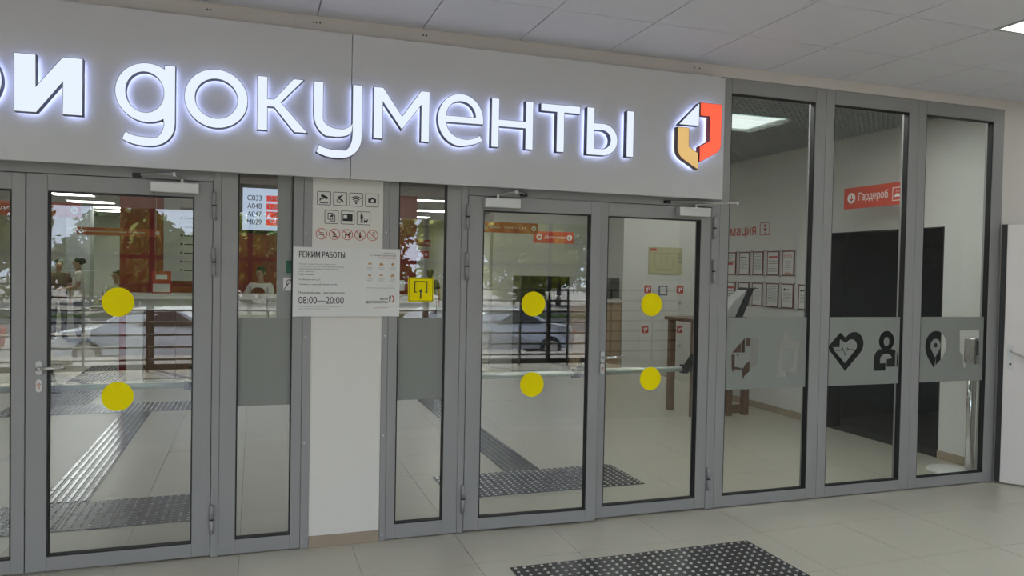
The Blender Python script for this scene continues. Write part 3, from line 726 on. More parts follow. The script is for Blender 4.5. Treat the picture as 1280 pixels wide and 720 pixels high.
mats('tactile_path', 'ribbed steel guide path leading in from the right entrance', 1.89, 1.262, 1, 12, RPM)
mats('tactile_mat', 'wide dark studded steel field at the end of the left guide path', -2.53, 4.565, 7, 2, SPM)
mats('tactile_path', 'ribbed steel guide path running deep past the reception desk', -2.35, 5.17, 2, 12, RPM)

# ================================================================ HALL
HZ = 3.01
hc = empty('ceiling_hall', (0, 10, HZ), kind='structure')
CEILH = mat('hall_ceiling_grey', (.34, .335, .325), .9)
box('slab', CEILH, hc, -7.0, 8.4, .12, 21, HZ + .18, HZ + .3)
hall_tiles = MB()
for i in range(21):
    for j in range(28):
        x = -7 + i * .6; y = 4.5 + j * .6
        if x > 5.05: continue
        hall_tiles.box(x + .004, x + .596, y + .004, y + .596, HZ, HZ + .018)
tag(hall_tiles.build('hall_ceiling_tiles', CEILH, hc), kind='stuff')
gm = MB(); GRILLE = mat('grey_cell_grid', (.40, .42, .41), .5)
for k in range(60):
    x = 2.3 + k * .0575
    if x < SWX: gm.box(x, x + .005, .12, 4.5, HZ, HZ + .045)
for k in range(78):
    y = .12 + k * .0575
    if y < 4.5: gm.box(2.3, SWX, y, y + .005, HZ, HZ + .045)
tag(gm.build('cell_grid', GRILLE, hc), kind='stuff')
sl = MB()
for k in range(46): sl.box(-1.6 + k * .085, -1.58 + k * .085, .12, 4.5, HZ - .0, HZ + .09)
tag(sl.build('ceiling_slats', mat('pale_slat', (.45, .46, .5), .5), hc), kind='stuff')
hl_ = MB()
for i in range(9):
    for j in range(7): hl_.box(-7 + i * .6 + .004, -7 + i * .6 + .596, .12 + j * .62, .12 + j * .62 + .616, HZ, HZ + .018)
tag(hl_.build('hall_ceiling_tiles', CEILH, hc), kind='stuff')
# right hand wall with the cloakroom opening
wrh = empty('wall_hall_right', (SWX, 2, 0), kind='structure')
WH = mat('hall_white_wall', (.70, .70, .67), .8, 0, .02, 2)
box('wall_piece', WH, wrh, SWX, SWX + .15, .12, .707, 0, HZ + .2)
box('wall_piece', WH, wrh, SWX, SWX + .15, 2.083, 4.5, 0, HZ + .2)
box('wall_piece', WH, wrh, SWX, SWX + .15, .707, 2.083, 2.052, HZ + .2)
box('baseboard_right', SKIRT, None, SWX - .012, SWX, 2.083, 4.5, .001, .075, kind='structure')
box('baseboard_right', SKIRT, None, SWX - .012, SWX, .12, .707, .001, .075, kind='structure')
box('wall_recess_side', WH, None, 6.95, 7.1, 4.5, 6.4, 0, HZ + .2, kind='structure')
box('wall_recess_front', WH, None, SWX + .15, 7.1, 4.38, 4.5, 0, HZ + .2, kind='structure')
box('wall_recess_back', WH, None, 5.53, 7.1, 6.4, 6.55, 0, HZ + .2, kind='structure')
box('wall_bar_side', WH, None, 5.53, 5.68, 6.55, 7.5, 0, HZ + .2, kind='structure')
box('wall_hall_end', WH, None, 8.3, 8.42, .12, 21, 0, HZ + .3, kind='structure')
box('wall_bar_back', WH, None, 3.66, 5.6, 7.35, 7.5, 0, HZ + .2, kind='structure')
# cloakroom
ck = empty('wall_cloakroom', (7, 1.4, 0), kind='structure')
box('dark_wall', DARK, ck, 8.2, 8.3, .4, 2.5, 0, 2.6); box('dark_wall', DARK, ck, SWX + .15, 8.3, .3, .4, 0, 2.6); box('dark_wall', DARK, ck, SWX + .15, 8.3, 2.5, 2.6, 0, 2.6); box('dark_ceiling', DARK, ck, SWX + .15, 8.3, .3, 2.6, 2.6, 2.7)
box('lining', DARKPL, ck, SWX - .002, SWX + .16, 2.07, 2.0825, 0, 2.052); box('lining', DARKPL, ck, SWX - .002, SWX + .16, .7075, .72, 0, 2.052); box('lining', DARKPL, ck, SWX - .002, SWX + .16, .72, 2.07, 2.04, 2.0515)
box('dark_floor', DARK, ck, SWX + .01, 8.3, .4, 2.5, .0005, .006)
rk = empty('coat_rack', (7.0, 1.4, 0), 'chrome coat rack inside the dark cloakroom opening', 'coat rack')
for y in (.75, 2.2): MB().cyl((6.8, y, .006), (6.8, y, 1.95), .015, 10).build('upright', CHROME, rk, True)
MB().cyl((6.8, .75, 1.93), (6.8, 2.2, 1.93), .013, 10).build('rail', CHROME, rk, True)
MB().cyl((6.8, .75, 1.75), (6.8, 2.2, 1.75), .010, 10).build('rail', CHROME, rk, True)
for k in range(9): MB().tube([(6.8, .9 + k * .14, 1.74), (6.76, .9 + k * .14, 1.70), (6.74, .9 + k * .14, 1.73)], .004, 6).build('hook', CHROME, rk)
# other hall walls
box('wall_hall_left', WH, None, -7.1, -7.0, .12, 21, 0, HZ + .3, kind='structure')
box('wall_hall_back', WH, None, -7.1, 8.4, 21, 21.1, 0, HZ + .3, kind='structure')
box('wall_hall_far_right', WH, None, 5.6, 5.7, 7.5, 21, 0, HZ + .3, kind='structure')
GREYCOL = mat('grey_column', (.30, .31, .32), .6)
for k, (x, y) in enumerate(((-4.0, 16.4), (2.9, 16.4))):
    c = empty('wall_column', (x, y, 0), kind='structure')
    box('column', GREYCOL, c, x - .25, x + .25, y - .25, y + .25, 0, HZ)
    for z in (.4, 1.4, 2.4): box('joint', SILVER, c, x - .252, x + .252, y - .252, y + .252, z, z + .012)
# ceiling lights of the hall
def linear(x, y, label, L=1.2, W=.3, z=HZ, m=LAMPW, g='hall ceiling lights'):
    t = empty('ceiling_light', (x, y, z), label, 'ceiling light', g)
    box('diffuser', m, t, x - L / 2, x + L / 2, y - W / 2, y + W / 2, z - .018, z - .004)
    f = MB().box(x - L / 2 - .015, x + L / 2 + .015, y - W / 2 - .015, y - W / 2, z - .022, z - .001).box(x - L / 2 - .015, x + L / 2 + .015, y + W / 2, y + W / 2 + .015, z - .022, z - .001).box(x - L / 2 - .015, x - L / 2, y - W / 2, y + W / 2, z - .022, z - .001).box(x + L / 2, x + L / 2 + .015, y - W / 2, y + W / 2, z - .022, z - .001)
    f.build('frame', SILVER, t)
    return t
for k, y in enumerate((2.4, 4.9, 7.4, 10.0)): linear(-3.6, y, ('first', 'second', 'third', 'fourth')[k] + ' linear ceiling light inward over the left of the hall', 1.2, .3)
for k, y in enumerate((13.2, 15.2, 16.9, 18.3)): linear(-3.55, y, ('nearest', 'second', 'third', 'farthest')[k] + ' bright linear light seen through the left glass door', .75 if k == 0 else .9, .75 if k == 0 else .6)
for y in (10.8,): linear(3.6, y, 'linear ceiling light over the right of the hall', 1.2, .3)
for k, y in enumerate((13.5, 15.8, 18.4)): linear(4.05, y, ('nearest', 'second', 'farthest')[k] + ' linear light seen through the narrow window right of the pillar', .8, .5)
for x, y, l in ((.2, 5.2, 'in front of the reception desk'), (.2, 10.5, 'just behind the red reception wall'), (.2, 15, 'deep behind the red reception wall'), (2.6, 2.6, 'inside the right entrance'), (2.6, 5.6, 'above the right guide path'), (-.6, 2.2, 'inside the left entrance')): linear(x, y, 'added unseen fill light ' + l, 1.2, .25)
for x, y, l in ((3.4, .40, 'right behind the head of the first tall window'), (4.55, .38, 'right behind the head of the middle tall window'), (4.6, 5.3, 'in front of the coffee counter'), (6.35, 5.4, 'in the recess beside the fire cabinet')): linear(x, y, 'added unseen fill light ' + l, 1.0 if x < 6 else .8, .3 if x < 4 else .22, m=LAMPX if y < 1 else LAMPW)  # fill lamps added out of view to brighten information wall, counter and recess
sq = empty('ceiling_light', (4.25, 1.62, HZ), 'square louvred ceiling light in the grid behind the first tall window', 'ceiling light')
box('diffuser', emat('lamp_diffuser_dim', (.80, 1.0, .92), .75), sq, 3.96, 4.54, 1.34, 1.9, HZ - .004, HZ + .02)
for k in range(5): box('louvre', SILVER, sq, 3.95, 4.55, 1.37 + k * .125 - .006, 1.37 + k * .125 + .006, HZ - .03, HZ - .004)
box('frame', SILVER, sq, 3.93, 3.955, 1.31, 1.93, HZ - .032, HZ + .02); box('frame', SILVER, sq, 4.545, 4.57, 1.31, 1.93, HZ - .032, HZ + .02)

# ---------------------------------------------------------------- information wall
SW = frame_of((SWX, 0, 0), *SX)        # plane coords: x = -Y
it = writing('wall_lettering', [('Информация', -4.46, -3.36, 2.045, 2.215)], SW, .001, REDINK, None, label='red wall lettering reading Информация above the framed sheets', cat='lettering')
ib = empty('information_icon', (SWX, 3.2, 2.07), 'small red framed figure icon after the red wall lettering', 'icon')
flat('frame', ring(-3.285, -3.10, 2.07, 2.225, .008), SW, .001, REDINK, ib, ext=.002)
flat('figure', [circ(-3.19, 2.185, .017, .017, 12)], SW, .001, REDINK, ib, ext=.002)
flat('figure', [[(-3.21, 2.155), (-3.17, 2.155), (-3.18, 2.12), (-3.2, 2.12)]], SW, .001, REDINK, ib, ext=.002)
flat('figure', [circ(-3.19, 2.095, .009, .009, 10)], SW, .001, REDINK, ib, ext=.002)
FRAMEM = mat('burgundy_frame', (.20, .06, .05), .4)
PINK = mat('pink_card', (.55, .42, .40), .7)
ACR = glassmat('acrylic_sheet', (.97, .96, .96), .03, .3)
cols = [(3.939, 3.735), (3.668, 3.458), (3.395, 3.197), (3.122, 2.906), (2.85, 2.646)]
ordn = ['first', 'second', 'third', 'fourth', 'fifth']
def sheet(y1, y0, z0, z1, label, style):
    t = empty('framed_sheet', (SWX, (y0 + y1) / 2, z0), label, 'framed notice', 'framed notices on the information wall')
    box('frame', FRAMEM, t, SWX - .012, SWX - .004, y0, y1, z0, z1)
    box('paper', PAPER, t, SWX - .0128, SWX - .0119, y0 + .016, y1 - .016, z0 + .016, z1 - .016)
    a, b = -y1 + .03, -y0 - .03; w_ = b - a
    items = []
    if style == 0: items = [('#', a, a + w_ * f, z1 - .05 - k * .022, z1 - .043 - k * .022) for k, f in enumerate((.8, 1, .6, 1, .9))]
    if style == 1: items = [('#', a, a + w_ * f, z1 - .11 - k * .016, z1 - .106 - k * .016) for k, f in enumerate((.9, 1, .8, 1, .9, .7, 1))]
    if style == 2: items = [('#', a, b, z1 - .045 - k * .018, z1 - .040 - k * .018) for k in range(11)]
    if style == 3: items = [('#', a, b, z1 - .12 - k * .03, z1 - .113 - k * .03) for k in range(5)]
    if style == 4: items = [('#', a + .02, b - .02, z1 - .12 - k * .025, z1 - .116 - k * .025) for k in range(5)]
    writing('print', items, SW, .0132, GREYINK, t)
    if style == 0: writing('red_print', [('#', a, b - .03, z1 - .16, z1 - .13)], SW, .0132, REDINK, t)
    if style == 1: flat('arrow_print', [[(a, z1 - .07), (a + .03, z1 - .05), (a + .03, z1 - .065), (b - .04, z1 - .065), (b - .04, z1 - .075), (a + .03, z1 - .075), (a + .03, z1 - .09)]], SW, .0128, INK, t, ext=.0004)
    if style == 3: writing('red_print', [('#', a, b, z1 - .085, z1 - .06)], SW, .0132, REDINK, t)
    if style == 4: writing('red_print', [('10%', a, b, z1 - .09, z1 - .045), ('#', a + .02, b - .02, z0 + .03, z0 + .04)], SW, .0132, REDINK, t)
    for y in (y0 - .012, y1 + .012):
        for z in (z0 + .0, z1 - .0): MB().cyl((SWX - .02, y, z), (SWX, y, z), .007, 8).build('clip', STEEL, t)
for k, (a, b) in enumerate(cols):
    sheet(a, b, 1.59, 1.88, ordn[k] + ' framed sheet from the left in the upper row of the information wall', (0, 1, 2, 3, 4)[k])
    sheet(a, b, 1.22, 1.505, ordn[k] + ' framed sheet from the left in the lower row of the information wall', (3, 0, 1, 2, 1)[k])
sheet(2.565, 2.36, 1.215, 1.50, 'framed sheet at the right end of the lower row on the information wall', 1)
for k in range(6):
    y = 3.97 - k * .272
    MB().cyl((SWX - .018, y, 1.18), (SWX - .018, y, 1.93), .0015, 6).build('display_cable', STEEL, None, label=('first', 'second', 'third', 'fourth', 'fifth', 'sixth')[k] + ' thin steel cable from the left between the framed sheets', cat='cable', group='display cables of the information wall')

# hanging cloakroom sign
GX = 5.45
gsn = empty('hanging_sign', (GX, 1.23, 2.248), 'red hanging sign reading Гардероб by the cloakroom', 'sign')
box('panel', REDSIGN, gsn, GX - .006, GX + .006, .87, 1.588, 2.248, 2.45)
FG = frame_of((GX - .0062, 0, 0), *SX)
flat('arrow_disc', [circ(-1.49, 2.35, .05, .05, 24)], FG, 0, WHITEINK, gsn, ext=.0008)
flat('arrow', [[(-1.496, 2.38), (-1.484, 2.38), (-1.484, 2.34), (-1.468, 2.352), (-1.468, 2.338), (-1.49, 2.316), (-1.512, 2.338), (-1.512, 2.352), (-1.496, 2.34)]], FG, .0009, REDSIGN, gsn, ext=.0006)
writing('lettering', [('Гардероб', -1.40, -1.045, 2.30, 2.395)], FG, .001, WHITEINK, gsn)
flat('hanger_icon', ring(-.995, -.885, 2.285, 2.405, .006), FG, 0, WHITEINK, gsn, ext=.0008)
flat('hanger_icon', [[(-.975, 2.32), (-.905, 2.32), (-.905, 2.33), (-.94, 2.352), (-.975, 2.33)]], FG, 0, WHITEINK, gsn, ext=.0008)
flat('hanger_icon', [arcband(-.94, 2.368, .014, .004, -60, 200)], FG, 0, WHITEINK, gsn, ext=.0008)
for y in (.95, 1.53): MB().cyl((GX, y, 2.45), (GX, y, HZ), .0018, 6).build('wire', STEEL, gsn)

# reading table with catalogue stand
tb = empty('reading_table', (4.98, 3.1, 0), 'brown wooden standing table behind the first tall window', 'table')
MB().bbox(4.57, 5.39, 2.83, 3.45, 1.055, 1.095, .004).build('tabletop', WOOD, tb)
for x in (4.60, 5.27): MB().bbox(x, x + .07, 2.86, 2.93, .001, 1.055, .004).build('leg', WOOD, tb); MB().bbox(x, x + .07, 3.35, 3.42, .001, 1.055, .004).build('leg', WOOD, tb)
MB().bbox(5.05, 5.12, 2.86, 2.93, .001, 1.055, .004).build('leg', WOOD, tb)
MB().bbox(5.12, 5.27, 2.87, 2.92, .03, .12, .004).build('stretcher', WOOD, tb)
MB().bbox(4.98, 5.2, 2.835, 2.858, .30, 1.054, .003).build('front_panel', WOOD, tb)
cs = empty('catalogue_stand', (5.15, 3.0, 1.095), 'open catalogue of sheets on a black tilted stand on the table', 'catalogue')
MB().bbox(4.98, 5.36, 2.88, 3.12, 1.096, 1.110, .004).build('base', BLACK, cs)
def tilt(x0, x1, z0, z1, dx, y0, y1): return MB().add([(x0, y0, z0), (x1, y0, z0), (x1, y1, z0), (x0, y1, z0), (x0 + dx, y0, z1), (x1 + dx, y0, z1), (x1 + dx, y1, z1), (x0 + dx, y1, z1)], [(0, 3, 2, 1), (4, 5, 6, 7), (0, 1, 5, 4), (1, 2, 6, 5), (2, 3, 7, 6), (3, 0, 4, 7)])
tilt(5.19, 5.255, 1.11, 1.445, .15, 2.90, 3.1).build('back_support', BLACK, cs)
for k in range(9): tilt(5.00 + .020 * k, 5.006 + .020 * k, 1.112, 1.30 + .015 * k, .15 - .0 * k, 2.905 + .001 * k, 3.095).build('page', PAPER, cs)

# sanitizer stand
dp = empty('dispenser_stand', (5.5, .3, 0), 'chrome dispenser stand on a white round base behind the last window', 'stand')
MB().lathe((5.47, .32, .001), [(.19, 0), (.19, .012), (.17, .022), (.05, .03)], 28).build('base', PLASTICW, dp, True)
MB().cyl((5.56, .24, .02), (5.56, .24, 1.02), .030, 16).build('pole', CHROME, dp, True)
MB().cyl((5.60, .24, .02), (5.60, .24, 1.0), .012, 10).build('pole', CHROME, dp, True)
MB().bbox(5.50, 5.60, .16, .27, .90, 1.12, .01).build('dispenser', CHROME, dp)
MB().bbox(5.505, 5.595, .155, .165, .98, 1.1, .004).build('dispenser_window', DARKPL, dp)
MB().cyl((5.55, .20, .86), (5.55, .20, .9), .012, 10).build('nozzle', STEEL, dp)

# ---------------------------------------------------------------- recess wall and coffee bar
FR = frame_of((0, 6.4, 0), *FX)
pb = box('evacuation_plan', mat('pale_yellow_print', (.50, .48, .28), .6), None, 5.975, 6.59, 6.385, 6.398, 1.59, 2.015, label='pale yellow evacuation plan on the white recess wall', cat='plan')
FRb = frame_of((0, 6.385, 0), *FX)
writing('plan_lines', [('#', 6.08, 6.45, 1.92, 1.925), ('#', 6.08, 6.085, 1.70, 1.92), ('#', 6.2, 6.205, 1.78, 1.92), ('#', 6.2, 6.42, 1.78, 1.785), ('#', 6.42, 6.425, 1.66, 1.88), ('#', 6.1, 6.42, 1.66, 1.665), ('#', 6.3, 6.305, 1.78, 1.9)] + [('#', 6.5, 6.57, 1.92 - k * .03, 1.93 - k * .03) for k in range(6)], FRb, .001, GREYINK, pb)
writing('plan_title', [('#', 6.0, 6.11, 1.955, 1.995)], FRb, .001, REDINK, pb)
def fire(x, z, s, label): 
    t = box('fire_sign', REDINK, None, x, x + s, 6.387, 6.3935, z, z + s * 1.05, label=label, cat='sign')
    F = frame_of((0, 6.387, 0), *FX)
    flat('mark', [[(x + .3 * s, z + .2 * s), (x + .5 * s, z + .2 * s), (x + .5 * s, z + .75 * s), (x + .3 * s, z + .75 * s)]], F, .0003, WHITEINK, t, ext=.0006)
    flat('mark', [[(x + .6 * s, z + .5 * s), (x + .8 * s, z + .5 * s), (x + .8 * s, z + .8 * s), (x + .6 * s, z + .8 * s)]], F, .0003, WHITEINK, t, ext=.0006)
fire(5.91, 1.275, .12, 'red fire sign at the left under the evacuation plan'); fire(6.50, 1.275, .12, 'red fire sign at the right under the evacuation plan')
fire(5.885, .635, .11, 'lower red fire sign at the left on the fire cabinet'); fire(6.52, .635, .10, 'lower red fire sign at the right on the fire cabinet')
bf = box('blue_framed_notice', mat('blue_frame', (.05, .05, .18), .5), None, 6.17, 6.32, 6.38, 6.3935, 1.24, 1.395, label='small blue framed notice between the two red fire signs', cat='notice')
box('paper', PAPER, bf, 6.185, 6.305, 6.3785, 6.38, 1.257, 1.378)
fc = empty('fire_cabinet', (6.3, 6.35, 0), 'white flush fire hose cabinet with two doors in the recess wall', 'cabinet')
MB().bbox(5.85, 6.75, 6.394, 6.3995, .93, 1.47, .003).build('door', PLASTICW, fc); MB().bbox(5.85, 6.75, 6.394, 6.3995, .18, .92, .003).build('door', PLASTICW, fc)
for z in (1.12, .42): MB().cyl((6.57, 6.38, z), (6.57, 6.394, z), .03, 14).build('lock', STEEL, fc)

bar_ = empty('coffee_counter', (5.1, 6.7, 0), 'wooden coffee counter against the white recess wall', 'counter')
MB().bbox(4.65, 5.525, 6.42, 7.0, .001, 1.12, .004).build('body', WOODL, bar_); MB().bbox(4.63, 5.528, 6.38, 7.02, 1.12, 1.165, .004).build('worktop', mat('pale_worktop', (.6, .58, .55), .4), bar_)
for k in range(3): box('front_panel', WOODL, bar_, 4.67 + k * .285, 4.94 + k * .285, 6.405, 6.42, .1, 1.08)
cm = empty('coffee_machine', (5.44, 6.65, 1.165), 'black coffee machine on the wooden counter', 'coffee machine')
MB().bbox(5.36, 5.52, 6.5, 6.8, 1.166, 1.505, .01).build('body', DARKPL, cm); MB().bbox(5.38, 5.5, 6.46, 6.5, 1.40, 1.47, .005).build('spout_head', BLACK, cm); box('drip_tray', STEEL, cm, 5.37, 5.51, 6.44, 6.5, 1.166, 1.185)
fa = empty('tap', (4.82, 6.55, 1.165), 'curved chrome tap at the left end of the wooden counter', 'tap')
MB().tube([(4.75, 6.55, 1.166), (4.75, 6.55, 1.38)] + [(4.75 + .09 - .09 * math.cos(R(a)), 6.55, 1.38 + .09 * math.sin(R(a))) for a in range(30, 181, 30)], .012, 8).build('spout', CHROME, fa, True)
MB().lathe((4.75, 6.55, 1.166), [(.03, 0), (.03, .02), (.015, .03)], 12).build('flange', CHROME, fa, True)
sh = empty('drink_shelf', (4.2, 6.7, 0), 'black shelving unit with cups left of the coffee counter', 'shelf')
box('back', DARKPL, sh, 3.83, 4.62, 6.78, 6.8, .001, 1.52)
for x in (3.83, 4.60): box('side', DARKPL, sh, x, x + .02, 6.42, 6.78, .001, 1.52)
for z in (.02, .4, .78, 1.14, 1.50): box('shelf', DARKPL, sh, 3.85, 4.60, 6.42, 6.78, z, z + .02)
for k in range(7):
    x = 4.06 + k * .075; hgt = (.06, .09, .05, .12, .13, .07, .06)[k]
    MB().lathe((x, 6.5, 1.16), [(.022, 0), (.026, hgt * .6), (.03, hgt)], 12).build('paper_cup', PLASTICW if k in (3, 4) else STEEL, None, True, label=('short steel cup at the left of the shelf', 'steel cup second on the shelf', 'lowest steel cup on the shelf', 'tall white cup on the dark shelf', 'tallest white cup on the dark shelf', 'steel cup right of the white cups', 'steel cup at the right of the shelf')[k], cat='cup', group='cups on the black shelf')

# ---------------------------------------------------------------- hanging red direction signs
def hang(x0, x1, y, z0, z1, label, txt, m=REDSIGN):
    t = empty('hanging_sign', ((x0 + x1) / 2, y, z0), label, 'sign')
    box('panel', m, t, x0, x1, y - .008, y + .008, z0, z1)
    F = frame_of((0, y - .0085, 0), *FX); h = z1 - z0
    flat('arrow_disc', [circ(x0 + h * .5, (z0 + z1) / 2, h * .28, h * .28, 16), circ(x0 + h * .5, (z0 + z1) / 2, h * .12, h * .12, 10)], F, 0, WHITEINK, t, ext=.001)
    flat('arrow_disc', [circ(x1 - h * .4, (z0 + z1) / 2, h * .25, h * .25, 16), circ(x1 - h * .4, (z0 + z1) / 2, h * .1, h * .1, 10)], F, 0, WHITEINK, t, ext=.001)
    if txt: writing('lettering', [(txt, x0 + h * .95, x0 + (x1 - x0) * .8, z0 + h * .36, z0 + h * .64)], F, .001, WHITEINK, t)
    for x in (x0 + .05, x1 - .05): MB().cyl((x, y, z1), (x, y, HZ), .002, 6).build('wire', STEEL, t)
hang(2.72, 3.54, 5.0, 2.085, 2.22, 'red hanging sign high in the left leaf of the right entrance', 'Приём    Окна 1 2 3 5')
hang(3.86, 4.49, 6.0, 2.01, 2.18, 'darker red hanging sign behind the first one in the right entrance', 'Детская')
hang(-1.84, -1.0, 5.0, 1.90, 1.985, 'narrow red hanging sign in the middle of the left glass door', 'Универсальный приём')
hang(-3.05, -1.80, 5.0, 2.085, 2.24, 'red hanging sign at the upper left of the left glass door', 'Выдача документов')
hang(2.62, 3.0, 9.0, 2.0, 2.12, 'red hanging sign beside the red wall right of the pillar', 'Касса')
hang(3.6, 3.9, 13.2, 1.86, 2.02, 'small far red sign above the heads right of the pillar', None)

# ---------------------------------------------------------------- reception
rw = empty('wall_reception', (.3, 8, 0), kind='structure')
box('red_panel', RED, rw, -1.87, .335, 8.0, 8.15, 0, 2.79); box('red_panel', RED, rw, .345, 2.54, 8.0, 8.15, 0, 2.79)
wbd = box('price_board', PAPER, None, -1.28, -.45, 7.975, 7.998, 1.35, 2.70, label='white printed information board on the red reception wall', cat='board')
F8 = frame_of((0, 7.975, 0), *FX)
writing('print', [('Информация об услугах', -1.05, -.5, 2.40, 2.46)] + [('#', -1.0, -.62 - .1 * (k % 3), 2.28 - k * .13, 2.295 - k * .13) for k in range(7)] + [('#', -1.05, -1.02, 2.28 - k * .13, 2.305 - k * .13) for k in range(7)], F8, .001, INK, wbd)
sc = empty('queue_screen', (.1, 7.95, 2.14), 'bright queue number screen on the red wall behind reception', 'screen')
box('body', BLACK, sc, -.22, .62, 7.94, 7.99, 2.10, 2.85); box('display', SCREEN, sc, -.175, .58, 7.936, 7.94, 2.145, 2.79)
FQ = frame_of((0, 7.936, 0), *FX)
writing('numbers', [(s, -.11, .10, 2.60 - k * .123, 2.68 - k * .123) for k, s in enumerate(('C033', 'A048', 'A047', 'M029'))], FQ, .001, INK, sc)
RB = emat('screen_red', (.9, .05, .05), .8)
writing('window_box', [('#', .17, .36, 2.595 - k * .123, 2.685 - k * .123) for k in range(4)], FQ, .001, RB, sc)
writing('window_numbers', [(s, .205, .33, 2.61 - k * .123, 2.67 - k * .123) for k, s in enumerate(('54', '15', '13', '70'))], FQ, .0016, WHITEINK, sc)
dk = empty('reception_desk', (.4, 6.9, 0), 'long white and brown reception desk before the red wall', 'desk')
MB().bbox(-1.62, 2.62, 6.72, 7.15, 1.12, 1.20, .006).build('counter_top', PLASTICW, dk)
MB().bbox(-1.6, 2.6, 6.78, 6.86, .97, 1.12, .004).build('white_band', PLASTICW, dk)
for k in range(7):
    x = -1.6 + k * .6
    if k == 0 or k == 3: MB().bbox(x, x + .2, 6.76, 6.88, .001, .97, .004).build('white_pier', PLASTICW, dk); x += .2
    MB().bbox(x + .004, -1.6 + (k + 1) * .6 - .004, 6.80, 6.86, .05, .97, .004).build('front_panel', WOOD if k % 3 != 2 else PLASTICW, dk)
MB().box(-1.58, 2.58, 6.86, 7.1, .001, .05).build('plinth', DARK, dk)
ds = empty('desk_sign', (-1.15, 6.8, 1.2), 'red and white notice standing on the left end of the desk', 'notice')
MB().bbox(-1.30, -1.06, 6.80, 6.815, 1.201, 1.50, .003).build('card', REDINK, ds); box('paper', PAPER, ds, -1.285, -1.075, 6.796, 6.80, 1.22, 1.33); box('paper', PAPER, ds, -1.25, -1.11, 6.796, 6.80, 1.39, 1.45)
mo = empty('monitor', (2.1, 6.95, 1.2), 'small white monitor on the right end of the desk', 'monitor')
MB().bbox(1.9, 2.15, 6.95, 6.97, 1.26, 1.42, .004).build('display', PLASTICW, mo); MB().cyl((2.02, 6.97, 1.2), (2.02, 6.97, 1.3), .015, 8).lathe((2.02, 6.97, 1.2), [(.07, 0), (.07, .01), (.02, .015)], 14).build('foot', PLASTICW, mo)
pt = empty('potted_plant', (2.3, 7.0, 1.2), 'green potted plant on the right end of the desk', 'plant')
LEAF = mat('plant_leaf', (.05, .11, .03), .5, 0, .3, 20)
MB().lathe((2.38, 7.0, 1.2), [(.05, 0), (.07, .1)], 14).build('pot', PLASTICW, pt, True)
lf = MB()
for k in range(46):
    a = random.uniform(0, 6.28); e = random.uniform(.25, 1.4); L = random.uniform(.12, .27); dx = Vector((math.cos(a) * math.cos(e), math.sin(a) * math.cos(e), math.sin(e)))
    b = Vector((2.38, 7.0, 1.29)); s_ = dx.cross(Vector((0, 0, 1))).normalized() * .022
    lf.add([b, b + dx * L * .5 + s_, b + dx * L + Vector((0, 0, -.05)), b + dx * L * .5 - s_], [(0, 1, 2, 3)])
lf.build('leaves', LEAF, pt)

# ---------------------------------------------------------------- people
def skin_mesh(chains, sub=1):
    """chains: list of (list of (pt, radius), parent key) -> evaluated mesh"""
    verts, edges, rad, roots = [], [], [], []
    for ch in chains:
        prev = ch.get('from'); first = True
        for p, r in ch['pts']:
            verts.append(p); rad.append(r); i = len(verts) - 1
            if prev is not None: edges.append((prev, i))
            elif first: roots.append(i)
            prev = i; first = False
            if 'mark' in ch: ch['mark'].append(i)
    me = bpy.data.meshes.new('sk'); me.from_pydata(verts, edges, [])
    o = bpy.data.objects.new('sk', me); TMP.collection.objects.link(o)
    bm = bmesh.new(); bm.from_mesh(me); L = bm.verts.layers.skin.verify(); bm.verts.ensure_lookup_table()
    for v, r in zip(bm.verts, rad):
        v[L].radius = r if isinstance(r, tuple) else (r, r); v[L].use_root = v.index in roots
    bm.to_mesh(me); bm.free()
    md = o.modifiers.new('s', 'SKIN'); md.use_smooth_shade = True
    s2 = o.modifiers.new('u', 'SUBSURF'); s2.levels = sub; s2.render_levels = sub
    dg = scratch_graph()
    out = bpy.data.meshes.new_from_object(o.evaluated_get(dg)); bpy.data.objects.remove(o)
    for p in out.polygons: p.use_smooth = True
    return out
